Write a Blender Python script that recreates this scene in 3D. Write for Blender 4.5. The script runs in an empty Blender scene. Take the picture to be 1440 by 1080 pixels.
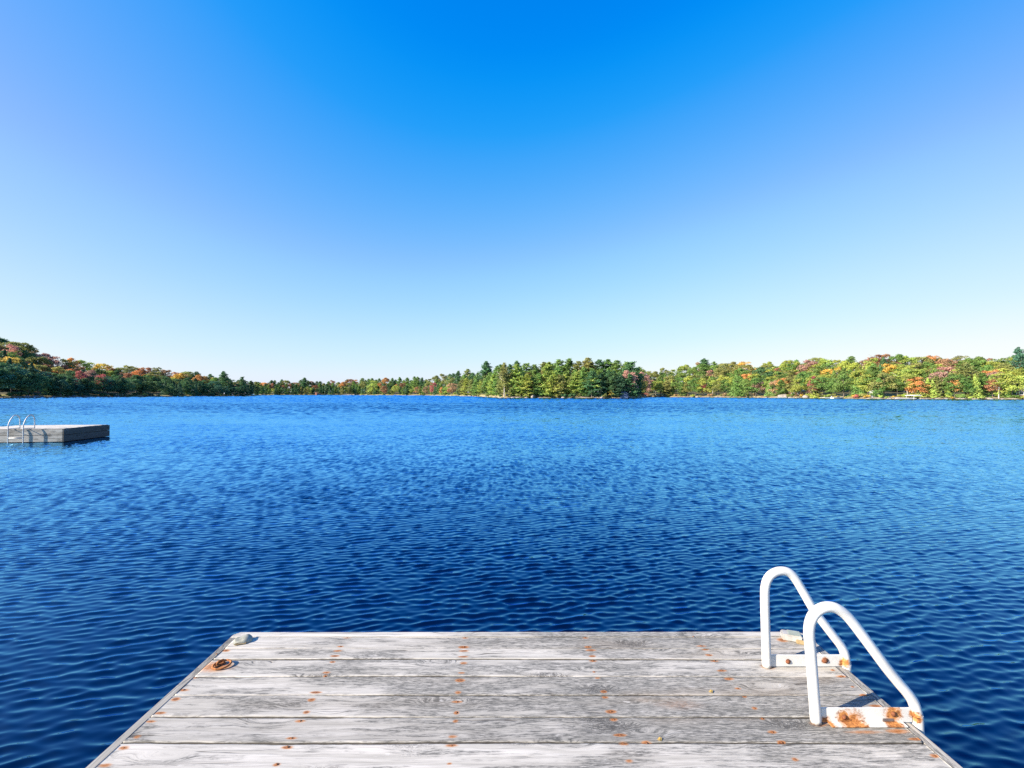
import bpy, bmesh, math, random
import numpy as np
from mathutils import Vector, Matrix

rng = np.random.default_rng(7)
random.seed(7)
scene = bpy.context.scene
COL = scene.collection
R = math.radians

# ------------------------------------------------------------------ camera
H = 1.92                      # eye height above the water
PITCH = math.atan(14 / 640)   # lens looks very slightly upward
cam_d = bpy.data.cameras.new('camera')
cam_d.sensor_width = 36
cam_d.lens = 16
cam_d.clip_end = 20000
cam_d.clip_start = 0.05
cam = bpy.data.objects.new('camera', cam_d)
COL.objects.link(cam)
cam.location = (0, 0, H)
cam.rotation_euler = (math.pi / 2 + PITCH, 0, 0)
scene.camera = cam

# ------------------------------------------------------------------ light and exposure
EXPOSURE = 1.4
SUN_AZ, SUN_EL = R(-113), R(27)
w = bpy.data.worlds.new('World')
scene.world = w
w.use_nodes = True
nt = w.node_tree
bg = nt.nodes['Background']
bg.inputs[1].default_value = 0.1
sky = nt.nodes.new('ShaderNodeTexSky')
sky.sky_type = 'NISHITA'
sky.sun_disc = False
sky.sun_elevation = SUN_EL
sky.sun_rotation = SUN_AZ
sky.air_density = 1
sky.dust_density = 0.5
sky.ozone_density = 2
# the saturated blue of a polarised autumn sky: one response curve per channel
sep = nt.nodes.new('ShaderNodeSeparateColor')
comb = nt.nodes.new('ShaderNodeCombineColor')
pre = nt.nodes.new('ShaderNodeVectorMath'); pre.operation = 'SCALE'; pre.inputs[3].default_value = 0.1
nt.links.new(sky.outputs[0], pre.inputs[0])
nt.links.new(pre.outputs[0], sep.inputs[0])
CUR = [
    [(0, 0), (.075, .0), (.09, .012), (.1, .045), (.118, .11), (.14, .19), (.16, .26), (.2, .36), (.3, .555), (.4, .69), (.5, .82), (.65, .95), (1, 1)],
    [(0, 0), (.126, .23), (.145, .30), (.2, .43), (.25, .53), (.3, .64), (.45, .82), (.55, .89), (.7, .96), (1, 1)],
    [(0, 0), (.15, .62), (.23, .89), (.26, .94), (.3, .97), (.4, 1), (1, 1)],
]
for i in range(3):
    fc = nt.nodes.new('ShaderNodeFloatCurve')
    c = fc.mapping.curves[0]
    pts = CUR[i]
    c.points[0].location = pts[0]
    c.points[1].location = pts[-1]
    for p in pts[1:-1]:
        c.points.new(*p)
    for p in c.points:
        p.handle_type = 'AUTO_CLAMPED'
    fc.mapping.update()
    nt.links.new(sep.outputs[i], fc.inputs[1])
    if i == 1:      # green falls off to both sides of the polarised band
        tc = nt.nodes.new('ShaderNodeTexCoord'); sx = nt.nodes.new('ShaderNodeSeparateXYZ'); nt.links.new(tc.outputs['Generated'], sx.inputs[0])
        m1 = nt.nodes.new('ShaderNodeMath'); m1.operation = 'MULTIPLY'; nt.links.new(sx.outputs[0], m1.inputs[0]); nt.links.new(sx.outputs[0], m1.inputs[1])
        m2 = nt.nodes.new('ShaderNodeMath'); m2.operation = 'MULTIPLY_ADD'; mz = nt.nodes.new('ShaderNodeMath'); mz.operation = 'MULTIPLY'; mz.use_clamp = True; nt.links.new(sx.outputs[2], mz.inputs[0]); mz.inputs[1].default_value = 2.6
        mp = nt.nodes.new('ShaderNodeMath'); mp.operation = 'MULTIPLY'; nt.links.new(m1.outputs[0], mp.inputs[0]); nt.links.new(mz.outputs[0], mp.inputs[1])
        nt.links.new(mp.outputs[0], m2.inputs[0]); m2.inputs[1].default_value = -.24; m2.inputs[2].default_value = 1.04
        m3 = nt.nodes.new('ShaderNodeMath'); m3.operation = 'MULTIPLY'; nt.links.new(fc.outputs[0], m3.inputs[0]); nt.links.new(m2.outputs[0], m3.inputs[1])
        nt.links.new(m3.outputs[0], comb.inputs[i])
    else:
        nt.links.new(fc.outputs[0], comb.inputs[i])
post = nt.nodes.new('ShaderNodeVectorMath'); post.operation = 'SCALE'
post.inputs[3].default_value = 1.0 / (0.1 * 2 ** EXPOSURE)
nt.links.new(comb.outputs[0], post.inputs[0])
nt.links.new(post.outputs[0], bg.inputs[0])

sun_d = bpy.data.lights.new('sun', 'SUN')
sun_d.energy = 5.0
sun_d.angle = R(0.5)
sun_d.color = (1.0, 0.87, 0.70)
sun = bpy.data.objects.new('sun', sun_d)
COL.objects.link(sun)
SDIR = Vector((math.sin(SUN_AZ) * math.cos(SUN_EL), math.cos(SUN_AZ) * math.cos(SUN_EL), math.sin(SUN_EL)))
sun.rotation_euler = SDIR.to_track_quat('Z', 'Y').to_euler()
sun.location = SDIR * 50

scene.view_settings.view_transform = 'Standard'
scene.view_settings.look = 'None'
scene.view_settings.exposure = EXPOSURE
scene.view_settings.gamma = 1
scene.cycles.use_denoising = False

# ------------------------------------------------------------------ helpers
def link(o, parent=None):
    COL.objects.link(o)
    if parent is not None:
        o.parent = parent
    return o

def tag(o, label=None, cat=None, group=None, kind=None):
    if label: o['label'] = label
    if cat: o['category'] = cat
    if group: o['group'] = group
    if kind: o['kind'] = kind
    return o

def empty(name, loc=(0, 0, 0), rz=0):
    o = bpy.data.objects.new(name, None)
    o.empty_display_size = 0.2
    o.location = loc
    o.rotation_euler = (0, 0, rz)
    return link(o)

def mesh_np(name, verts, faces, mat=None, attrs=None, smooth=False):
    """verts (n,3); faces (m,k) of one size k"""
    verts = np.asarray(verts, dtype=np.float32)
    faces = np.asarray(faces, dtype=np.int32)
    me = bpy.data.meshes.new(name)
    m, k = faces.shape
    me.vertices.add(len(verts)); me.vertices.foreach_set('co', verts.ravel())
    me.loops.add(m * k); me.loops.foreach_set('vertex_index', faces.ravel())
    me.polygons.add(m)
    me.polygons.foreach_set('loop_start', np.arange(0, m * k, k, dtype=np.int32))
    if smooth:
        me.polygons.foreach_set('use_smooth', np.ones(m, dtype=bool))
    for an, (dom, data) in (attrs or {}).items():
        a = me.attributes.new(an, 'FLOAT', dom)
        a.data.foreach_set('value', np.asarray(data, dtype=np.float32))
    me.update(calc_edges=True)
    me.validate()
    if mat: me.materials.append(mat)
    return me

def bm_obj(name, bm, mat, parent=None, smooth=False):
    me = bpy.data.meshes.new(name)
    bmesh.ops.recalc_face_normals(bm, faces=bm.faces)
    bm.to_mesh(me); bm.free()
    if smooth:
        for p in me.polygons: p.use_smooth = True
    if mat: me.materials.append(mat)
    return link(bpy.data.objects.new(name, me), parent)

def add_box(bm, c, s, rot=None, bevel=0.0, seg=2):
    t = bmesh.new()
    bmesh.ops.create_cube(t, size=1)
    bmesh.ops.scale(t, vec=s, verts=t.verts)
    if bevel > 0:
        bmesh.ops.bevel(t, geom=t.edges[:], offset=bevel, segments=seg, affect='EDGES')
    if rot is not None:
        bmesh.ops.transform(t, matrix=rot.to_4x4(), verts=t.verts)
    bmesh.ops.translate(t, vec=c, verts=t.verts)
    me = bpy.data.meshes.new('t'); t.to_mesh(me); t.free()
    bm.from_mesh(me); bpy.data.meshes.remove(me)

def add_tube(bm, pts, rad, n=16, caps=True):
    pts = [Vector(p) for p in pts]
    rads = rad if hasattr(rad, '__len__') else [rad] * len(pts)
    rings = []
    up = None
    for i, p in enumerate(pts):
        a = pts[max(i - 1, 0)]; b = pts[min(i + 1, len(pts) - 1)]
        t = (b - a).normalized()
        if up is None:
            up = t.orthogonal().normalized()
        else:
            up = (up - t * up.dot(t)).normalized()
        s = t.cross(up)
        rings.append([bm.verts.new(p + (up * math.cos(2 * math.pi * j / n) + s * math.sin(2 * math.pi * j / n)) * rads[i]) for j in range(n)])
    for r0, r1 in zip(rings, rings[1:]):
        for j in range(n):
            f = bm.faces.new((r0[j], r0[(j + 1) % n], r1[(j + 1) % n], r1[j])); f.smooth = True
    if caps:
        bm.faces.new(rings[0][::-1]); bm.faces.new(rings[-1])

def catmull(pts, per=8):
    P = [Vector(p) for p in pts]
    P = [P[0] * 2 - P[1]] + P + [P[-1] * 2 - P[-2]]
    out = []
    for i in range(1, len(P) - 2):
        for k in range(per):
            t = k / per
            a, b, c, d = P[i - 1], P[i], P[i + 1], P[i + 2]
            out.append(0.5 * ((2 * b) + (c - a) * t + (2 * a - 5 * b + 4 * c - d) * t * t + (3 * b - a - 3 * c + d) * t ** 3))
    out.append(P[-2])
    return out

class NT:
    """small node-building helper"""
    def __init__(s, name):
        s.m = bpy.data.materials.new(name); s.m.use_nodes = True
        s.t = s.m.node_tree; s.p = s.t.nodes['Principled BSDF']; s.out = s.t.nodes['Material Output']
    def n(s, typ, **kw):
        nd = s.t.nodes.new(typ)
        for k, v in kw.items(): setattr(nd, k, v)
        return nd
    def l(s, a, b): s.t.links.new(a, b)
    def set(s, sock, v):
        if isinstance(v, bpy.types.NodeSocket): s.l(v, sock)
        else: sock.default_value = v
    def math(s, op, a, b=0.0, c=None, clamp=False):
        nd = s.n('ShaderNodeMath', operation=op, use_clamp=clamp)
        s.set(nd.inputs[0], a); s.set(nd.inputs[1], b)
        if c is not None: s.set(nd.inputs[2], c)
        return nd.outputs[0]
    def ramp01(s, v, lo, hi):
        nd = s.n('ShaderNodeMapRange', clamp=True, interpolation_type='SMOOTHSTEP')
        s.set(nd.inputs[0], v); nd.inputs[1].default_value = lo; nd.inputs[2].default_value = hi
        return nd.outputs[0]
    def mix(s, f, a, b, blend='MIX'):
        nd = s.n('ShaderNodeMix', data_type='RGBA', blend_type=blend)
        s.set(nd.inputs[0], f)
        for i, v in ((6, a), (7, b)):
            s.set(nd.inputs[i], v if isinstance(v, bpy.types.NodeSocket) else (*v, 1))
        return nd.outputs[2]
    def vmath(s, op, a, b=None, sc=None):
        nd = s.n('ShaderNodeVectorMath', operation=op)
        s.set(nd.inputs[0], a)
        if b is not None: s.set(nd.inputs[1], b)
        if sc is not None: s.set(nd.inputs[3], sc)
        return nd.outputs[0] if op not in ('DOT_PRODUCT', 'LENGTH', 'DISTANCE') else nd.outputs[1]
    def noise(s, vec, scale, detail=3, rough=.5, dist=0, color=False, dims='3D', wv=None):
        nd = s.n('ShaderNodeTexNoise', noise_dimensions=dims)
        s.l(vec, nd.inputs['Vector'])
        nd.inputs['Scale'].default_value = scale; nd.inputs['Detail'].default_value = detail
        nd.inputs['Roughness'].default_value = rough; nd.inputs['Distortion'].default_value = dist
        if wv is not None: s.set(nd.inputs['W'], wv)
        return nd.outputs['Color'] if color else nd.outputs['Fac']
    def attr(s, name): return s.n('ShaderNodeAttribute', attribute_name=name).outputs['Fac']
    def obj_coord(s): return s.n('ShaderNodeTexCoord').outputs['Object']

# ------------------------------------------------------------------ materials
def mat_plain(name, col, rough=.6, var=.15, scale=6, metallic=0):
    k = NT(name)
    n = k.noise(k.obj_coord(), scale, 4, .6)
    c = k.mix(k.ramp01(n, .3, .7), tuple(x * (1 - var) for x in col), tuple(min(1, x * (1 + var)) for x in col))
    k.l(c, k.p.inputs['Base Color']); k.p.inputs['Roughness'].default_value = rough
    k.p.inputs['Metallic'].default_value = metallic
    b = k.n('ShaderNodeBump'); b.inputs[0].default_value = .15; b.inputs[1].default_value = .01
    k.l(n, b.inputs['Height']); k.l(b.outputs[0], k.p.inputs['Normal'])
    return k.m

def mat_wood(name):
    """weathered silver-grey softwood, grain along local X; object colour r = share of dark weathering, g = tan, b = brightness"""
    k = NT(name)
    oc = k.obj_coord()
    info = k.n('ShaderNodeObjectInfo')
    rnd = info.outputs['Random']
    off = k.n('ShaderNodeCombineXYZ')
    k.l(k.math('MULTIPLY', rnd, 37.0), off.inputs[0]); k.l(k.math('MULTIPLY', rnd, 91.0), off.inputs[1])
    v = k.vmath('ADD', oc, off.outputs[0])
    sp = k.n('ShaderNodeSeparateColor'); k.l(info.outputs['Color'], sp.inputs[0])
    dark_amt, tan_amt, bri = sp.outputs[0], sp.outputs[1], sp.outputs[2]
    # knots bend the grain around them
    kv = k.vmath('MULTIPLY', v, (2.6, 9.0, 9.0))
    vor = k.n('ShaderNodeTexVoronoi', feature='F1'); k.l(kv, vor.inputs['Vector']); vor.inputs['Scale'].default_value = 1.0
    knot = k.math('SUBTRACT', 1.0, k.ramp01(vor.outputs['Distance'], .12, .42))
    warp = k.noise(k.vmath('MULTIPLY', v, (2.0, 9, 9)), 1.0, 3, .55, color=True)
    warp = k.vmath('SCALE', k.vmath('SUBTRACT', warp, (.5, .5, .5)), sc=.035)
    vg = k.vmath('ADD', v, warp)
    comb = k.n('ShaderNodeCombineXYZ'); k.l(k.math('MULTIPLY', knot, .03), comb.inputs[1])
    vg = k.vmath('ADD', vg, comb.outputs[0])
    fine = k.noise(k.vmath('MULTIPLY', vg, (3.0, 170, 170)), 1.0, 4, .65)
    mid = k.noise(k.vmath('MULTIPLY', vg, (1.6, 42, 42)), 1.0, 4, .6)
    blotch = k.noise(k.vmath('MULTIPLY', vg, (2.2, 11, 11)), 1.0, 6, .70)
    speck = k.noise(k.vmath('MULTIPLY', vg, (24, 240, 240)), 1.0, 4, .75)
    wide = k.noise(k.vmath('MULTIPLY', oc, (.55, 3.0, 3.0)), 1.0, 3, .55)
    ox = k.n('ShaderNodeSeparateXYZ'); k.l(oc, ox.inputs[0])
    across = k.ramp01(ox.outputs[0], -1.5, .4)
    # dark weathering patches: threshold moves with the object's own amount
    th = k.math('SUBTRACT', k.math('ADD', k.math('SUBTRACT', .70, k.math('MULTIPLY', across, .165)), k.math('MULTIPLY', k.math('SUBTRACT', .5, wide), 1.0)), k.math('MULTIPLY', dark_amt, .30))
    dk = k.math('MULTIPLY', k.math('SUBTRACT', k.math('ADD', blotch, k.math('MULTIPLY', k.math('SUBTRACT', mid, .5), .8)), th), 9.0, clamp=True)
    dk = k.math('MULTIPLY', dk, k.math('ADD', .28, k.math('MULTIPLY', k.ramp01(speck, .40, .60), .72)))
    base = k.mix(k.ramp01(mid, .3, .72), (.74, .72, .66), (1.15, 1.12, 1.05))
    base = k.mix(k.math('MULTIPLY', k.ramp01(fine, .50, .70), .6), base, (.36, .345, .33))
    base = k.mix(k.math('MULTIPLY', dk, .92), base, (.165, .17, .165))
    fleck = k.ramp01(k.noise(k.vmath('MULTIPLY', vg, (16, 120, 120)), 1.0, 3, .65), .62, .74)
    base = k.mix(k.math('MULTIPLY', fleck, .55), base, (1.2, 1.2, 1.18))
    gouge = k.ramp01(k.noise(k.vmath('MULTIPLY', vg, (9, 95, 95)), 1.0, 4, .7), .66, .74)
    base = k.mix(k.math('MULTIPLY', gouge, .7), base, (.16, .16, .155))
    # tan where the old timber still shows
    tn = k.ramp01(k.noise(k.vmath('MULTIPLY', v, (1.3, 5, 5)), 1.0, 3, .5), .50, .72)
    base = k.mix(k.math('MULTIPLY', k.math('MULTIPLY', tn, tan_amt), k.math('ADD', .25, k.math('MULTIPLY', k.ramp01(ox.outputs[0], -.2, .9), 1.6))), base, (.50, .38, .25), 'MIX')
    # knots: only some
    kr = k.n('ShaderNodeSeparateColor'); k.l(vor.outputs['Color'], kr.inputs[0])
    ksel = k.math('GREATER_THAN', kr.outputs[0], .60)
    ksp = k.noise(k.vmath('MULTIPLY', v, (60, 110, 110)), 1.0, 3, .7, dist=1.5)
    kk = k.math('MULTIPLY', k.math('MULTIPLY', knot, ksel), k.ramp01(ksp, .38, .62))
    base = k.mix(k.math('MULTIPLY', kk, .9), base, (.13, .125, .12))
    # cracks along the grain
    cr = k.noise(k.vmath('MULTIPLY', vg, (.9, 34, 34)), 1.0, 2, .4)
    crack = k.math('SUBTRACT', 1.0, k.ramp01(k.math('ABSOLUTE', k.math('SUBTRACT', cr, .5)), .0, .014))
    cmask = k.ramp01(k.noise(k.vmath('MULTIPLY', v, (1.7, 14, 14)), 1.0, 2, .5), .54, .64)
    crack = k.math('MULTIPLY', crack, cmask)
    base = k.mix(k.math('MULTIPLY', crack, .8), base, (.10, .085, .075))
    edge_dark = k.ramp01(k.math('ADD', k.attr('edge_dark'), k.math('MULTIPLY', k.math('SUBTRACT', k.noise(k.vmath('MULTIPLY', v, (5, 60, 60)), 1.0, 3, .6), .5), 1.3)), .55, .95)
    base = k.mix(k.math('MULTIPLY', edge_dark, .85), base, (.10, .09, .08))
    sc_ = k.n('ShaderNodeMix', data_type='RGBA', blend_type='MULTIPLY'); sc_.inputs[0].default_value = 1
    k.l(base, sc_.inputs[6]); cb = k.n('ShaderNodeCombineColor')
    for i in range(3): k.l(bri, cb.inputs[i])
    k.l(cb.outputs[0], sc_.inputs[7]); base = k.vmath('SCALE', sc_.outputs[2], sc=.45)
    # rust bled from nails and fittings (painted on the mesh where the iron sits)
    ru = k.math('MULTIPLY', k.attr('rust'), k.math('ADD', .55, k.math('MULTIPLY', k.noise(k.vmath('MULTIPLY', v, (60, 130, 130)), 1.0, 3, .6), .9)))
    rm = k.ramp01(ru, .18, .75)
    base = k.mix(k.math('MULTIPLY', rm, .92), base, k.mix(k.ramp01(ru, .45, 1.0), (.38, .155, .042), (.14, .045, .014)))
    k.l(base, k.p.inputs['Base Color'])
    k.p.inputs['Roughness'].default_value = .8
    k.p.inputs['Specular IOR Level'].default_value = .25
    hgt = k.math('ADD', k.math('MULTIPLY', mid, .7), k.math('MULTIPLY', fine, .35))
    hgt = k.math('SUBTRACT', hgt, k.math('ADD', k.math('MULTIPLY', crack, 1.2), k.math('MULTIPLY', kk, .4)))
    b = k.n('ShaderNodeBump'); b.inputs['Strength'].default_value = .5; b.inputs['Distance'].default_value = .003
    k.l(hgt, b.inputs['Height']); k.l(b.outputs[0], k.p.inputs['Normal'])
    return k.m

def mat_white_paint(name, rust_pts=()):
    """white gloss paint with chips; rust blooms around the given local points (x,y,z,radius)"""
    k = NT(name)
    oc = k.obj_coord()
    n = k.noise(oc, 9, 4, .6)
    base = k.mix(k.ramp01(n, .35, .75), (.60, .60, .585), (.47, .475, .475))
    chip = k.ramp01(k.noise(oc, 60, 4, .7), .74, .78)
    base = k.mix(k.math('MULTIPLY', chip, .6), base, (.42, .30, .18))
    rn = k.noise(oc, 55, 5, .7, dist=.6)
    tot = None
    for (x, y, z, r) in rust_pts:
        d = k.vmath('DISTANCE', oc, (x, y, z))
        f = k.math('SUBTRACT', 1.0, k.math('DIVIDE', d, r), clamp=True)
        tot = f if tot is None else k.math('MAXIMUM', tot, f)
    if tot is not None:
        ru = k.math('ADD', tot, k.math('MULTIPLY', k.math('SUBTRACT', rn, .5), 1.1))
        ru = k.math('MULTIPLY', ru, k.ramp01(tot, 0, .12))
        rc = k.mix(k.ramp01(rn, .35, .68), (.52, .23, .065), (.15, .048, .014))
        base = k.mix(k.ramp01(ru, .26, .62), base, rc)
        k.l(k.math('ADD', .32, k.math('MULTIPLY', k.ramp01(ru, .38, .5), .5)), k.p.inputs['Roughness'])
    else:
        k.p.inputs['Roughness'].default_value = .32
    k.l(base, k.p.inputs['Base Color'])
    b = k.n('ShaderNodeBump'); b.inputs['Strength'].default_value = .12; b.inputs['Distance'].default_value = .002
    k.l(k.noise(oc, 45, 3), b.inputs['Height']); k.l(b.outputs[0], k.p.inputs['Normal'])
    return k.m

def mat_water():
    k = NT('lake_water')
    geo = k.n('ShaderNodeNewGeometry')
    pos = geo.outputs['Position']
    rot = k.n('ShaderNodeVectorRotate', rotation_type='Z_AXIS'); rot.inputs['Angle'].default_value = R(-14)
    k.l(pos, rot.inputs['Vector']); pr = rot.outputs[0]
    chop = k.attr('chop')
    # wavelet slopes: two scales of unresolved ripples
    def slopes(vec, scale, ax, detail=2):
        c = k.noise(k.vmath('MULTIPLY', vec, (ax, 1, 1)), scale, detail, .55, color=True)
        return k.vmath('SUBTRACT', c, (.5, .5, .5))
    s1 = slopes(pr, 2.2, .35)
    s2 = slopes(pr, 7.5, .45)
    s = k.vmath('ADD', s1, k.vmath('SCALE', s2, sc=.55))
    gust = k.noise(k.vmath('MULTIPLY', pr, (.35, 1, 1)), .16, 3, .55)
    gs = k.math('ADD', .7, k.math('MULTIPLY', k.ramp01(gust, .3, .7), .6))
    amp = k.math('MULTIPLY', chop, gs)
    s = k.vmath('SCALE', s, sc=amp)
    s = k.vmath('MULTIPLY', s, (.55, 1.0, 0))
    nrm = k.vmath('NORMALIZE', k.vmath('ADD', geo.outputs['Normal'], s))
    body = k.n('ShaderNodeBsdfDiffuse'); body.inputs['Color'].default_value = (.0001, .0030, .016, 1)
    gl = k.n('ShaderNodeBsdfGlossy'); gl.inputs['Color'].default_value = (.25, .63, 1.0, 1); gl.inputs['Roughness'].default_value = .03
    fr = k.n('ShaderNodeFresnel'); fr.inputs['IOR'].default_value = 1.5
    mx = k.n('ShaderNodeMixShader')
    k.l(nrm, gl.inputs['Normal']); k.l(nrm, fr.inputs['Normal']); k.l(nrm, body.inputs['Normal'])
    k.l(k.math('SUBTRACT', k.math('MULTIPLY', fr.outputs[0], 2.2), .050, clamp=True), mx.inputs[0]); k.l(body.outputs[0], mx.inputs[1]); k.l(gl.outputs[0], mx.inputs[2])
    k.l(mx.outputs[0], k.out.inputs[0])
    return k.m

def mat_leaf(name, trans=.30):
    k = NT(name)
    info = k.n('ShaderNodeObjectInfo')
    v = k.attr('var')
    n = k.noise(k.n('ShaderNodeNewGeometry').outputs['Position'], .45, 2, .5)
    f = k.math('ADD', .62, k.math('ADD', k.math('MULTIPLY', v, .6), k.math('MULTIPLY', k.math('SUBTRACT', n, .5), .5)))
    col = k.vmath('SCALE', info.outputs['Color'], sc=f)
    hs = k.n('ShaderNodeHueSaturation'); k.l(col, hs.inputs['Color'])
    k.l(k.math('ADD', .485, k.math('MULTIPLY', v, .03)), hs.inputs['Hue'])
    k.l(hs.outputs[0], k.p.inputs['Base Color'])
    k.p.inputs['Roughness'].default_value = .65
    k.p.inputs['Specular IOR Level'].default_value = .2
    tr = k.n('ShaderNodeBsdfTranslucent'); k.l(hs.outputs[0], tr.inputs[0])
    mx = k.n('ShaderNodeMixShader'); mx.inputs[0].default_value = trans
    k.l(k.p.outputs[0], mx.inputs[1]); k.l(tr.outputs[0], mx.inputs[2]); k.l(mx.outputs[0], k.out.inputs[0])
    return k.m

def mat_ground():
    k = NT('shore_ground')
    geo = k.n('ShaderNodeNewGeometry'); pos = geo.outputs['Position']
    sp = k.n('ShaderNodeSeparateXYZ'); k.l(pos, sp.inputs[0])
    n1 = k.noise(pos, .12, 4, .6); n2 = k.noise(pos, .7, 4, .6); n3 = k.noise(pos, .05, 2, .5)
    forest = k.mix(k.ramp01(n1, .35, .65), (.030, .040, .018), (.060, .055, .025))
    grass = k.mix(k.ramp01(n2, .3, .7), (.16, .17, .045), (.30, .24, .09))
    rock = k.mix(k.ramp01(n2, .35, .65), (.11, .095, .08), (.30, .25, .20))
    z = k.math('ADD', sp.outputs[2], k.math('MULTIPLY', k.math('SUBTRACT', n1, .5), 1.2))
    c = k.mix(k.ramp01(z, 1.3, 2.3), grass, forest)
    zr = k.math('ADD', sp.outputs[2], k.math('MULTIPLY', k.math('SUBTRACT', n3, .5), 2.4))
    c = k.mix(k.ramp01(zr, .35, 1.0), rock, c)
    c = k.mix(k.ramp01(sp.outputs[2], .06, .20), (.035, .03, .028), c)
    k.l(c, k.p.inputs['Base Color']); k.p.inputs['Roughness'].default_value = .9
    return k.m

def mat_bark(name, a, b):
    k = NT(name)
    oc = k.obj_coord()
    n = k.noise(k.vmath('MULTIPLY', oc, (6, 6, 1.2)), 1.0, 4, .65)
    k.l(k.mix(k.ramp01(n, .35, .65), a, b), k.p.inputs['Base Color']); k.p.inputs['Roughness'].default_value = .9
    return k.m

M = {}
M['wood'] = mat_wood('weathered_wood')
M['paint'] = mat_white_paint('white_ladder_paint')
M['rust'] = mat_plain('rusty_iron', (.15, .05, .02), .85, .5, 60)
M['steel'] = mat_plain('galvanised_pipe', (.42, .42, .43), .5, .12, 12, .3)
M['leaf'] = mat_leaf('broad_leaves', .42)
M['needle'] = mat_leaf('needles', .28)
M['bark'] = mat_bark('grey_brown_bark', (.07, .055, .045), (.16, .13, .105))
M['pale_bark'] = mat_bark('pale_bark', (.42, .37, .32), (.60, .55, .50))
M['stone'] = mat_plain('granite', (.21, .185, .165), .85, .35, 1.2)
M['shaded_stone'] = mat_plain('shaded_granite', (.13, .125, .13), .85, .35, 1.2)  # darker copy of the granite, with the left bank's shade put into its colour
M['ground'] = mat_ground()
M['water'] = mat_water()

# ------------------------------------------------------------------ shore layout (u = picture-width unit -> true bearing)
# bearing column, shore distance, skyline height, typical tree height, depth of the wood, rows
TAB = np.array([
    (-700, 120, 130, 14, .45, 4), (-250, 165, 112, 14, .42, 5), (0, 223, 84, 14, .36, 6), (25, 226, 75, 14, .36, 6), (45, 230, 64, 14, .34, 5),
    (65, 236, 53, 13, .30, 5), (90, 245, 51, 13, .30, 5), (150, 273, 44, 13, .26, 4), (200, 290, 38, 13, .24, 4),
    (250, 310, 33, 13, .20, 4), (300, 330, 28, 13, .16, 4), (345, 350, 21, 13, .10, 4), (356, 360, 18, 12, .08, 3),
    (364, 540, 18, 13, .14, 3), (400, 560, 20, 13, .14, 3), (440, 600, 18, 13, .14, 3), (500, 600, 22, 14, .14, 3),
    (560, 540, 23, 14, .14, 3), (600, 490, 25, 14, .16, 3), (640, 400, 31, 15, .18, 3), (660, 350, 36, 16, .18, 3),
    (690, 250, 38, 14, .16, 3), (705, 208, 43, 14, .14, 3), (770, 204, 48, 15, .16, 3), (800, 200, 52, 16, .16, 3),
    (850, 196, 51, 16, .16, 3), (885, 195, 45, 14, .14, 3), (896, 205, 42, 13, .10, 2), (905, 262, 33, 11, .26, 3),
    (930, 256, 37, 11, .28, 4), (960, 246, 41, 11, .32, 4), (990, 238, 46, 11, .38, 5), (1050, 223, 45, 11, .42, 5),
    (1110, 205, 49, 11, .46, 5), (1160, 188, 51, 11, .50, 5), (1240, 166, 55, 10.5, .58, 5), (1300, 162, 53, 10.5, .58, 5),
    (1400, 156, 55, 10.5, .60, 5), (1440, 153, 58, 10.5, .60, 5), (1700, 140, 60, 11, .60, 5), (2200, 120, 66, 11, .60, 4)], float)

def tab(px, i): return np.interp(px, TAB[:, 0], TAB[:, i])
def hill_z(px, q):
    """ground height at depth fraction q behind the shoreline"""
    px = np.asarray(px, float); q = np.asarray(q, float)
    D0, sk, th, qb = tab(px, 1), tab(px, 2), tab(px, 3), tab(px, 4)
    zmax = np.maximum(1.6, (sk - 3) * D0 * (1 + qb) / 640 + H - th)
    t = np.clip(q / qb, 0, 1)
    prof = np.minimum(1.0, .8 + 0 * t) * np.clip(q / .012, 0, 1) * np.minimum(zmax, 1.0) + (zmax - .8) * t ** 1.25
    prof = np.where(q < 0, q * D0 * .25, prof)
    return prof - np.clip(q - qb, 0, 10) * D0 * .10
def place(px, q):
    D = tab(px, 1) * (1 + q)
    return ((px - 720) / 640 * D, D, float(hill_z(px, q)))

# ------------------------------------------------------------------ terrain
def build_ground():
    cols = np.concatenate([np.arange(-700, 0, 20), np.arange(0, 1440, 3), np.arange(1440, 2201, 20)]).astype(float)
    qs = np.array([-.30, -.12, -.04, -.012, 0, .006, .012, .02, .04, .07, .11, .16, .22, .30, .38, .46, .54, .6, .8, 1.2, 2.0, 4.0])
    wob = np.convolve(rng.normal(0, 1, len(cols) + 8), np.ones(5) / 5, 'same')[:len(cols)] * .009
    V = []
    for i, px in enumerate(cols):
        D0 = tab(px, 1)
        for q in qs:
            D = D0 * (1 + q + wob[i] * math.exp(-abs(q) * 20))
            z = max(-4.0, float(hill_z(px, q))) + rng.normal(0, .08) * (1 if q > .01 else .2)
            V.append(((px - 720) / 640 * D, D, max(z, -4)))
    nq = len(qs)
    F = [(i * nq + j, (i + 1) * nq + j, (i + 1) * nq + j + 1, i * nq + j + 1) for i in range(len(cols) - 1) for j in range(nq - 1)]
    me = mesh_np('ground', V, F, M['ground'], smooth=True)
    tag(link(bpy.data.objects.new('ground', me)), 'forest floor and rocky banks rising around the lake', 'ground', kind='structure')
build_ground()

def build_lake_bed():
    bm = bmesh.new()
    s = 9000
    vs = [bm.verts.new(p) for p in ((-s, -s, -4.2), (s, -s, -4.2), (s, s, -4.2), (-s, s, -4.2))]
    bm.faces.new(vs)
    o = bm_obj('lake_bed', bm, M['shaded_stone'])
    tag(o, 'lake bed and land far beyond the hills', 'ground', kind='structure')
build_lake_bed()

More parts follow.
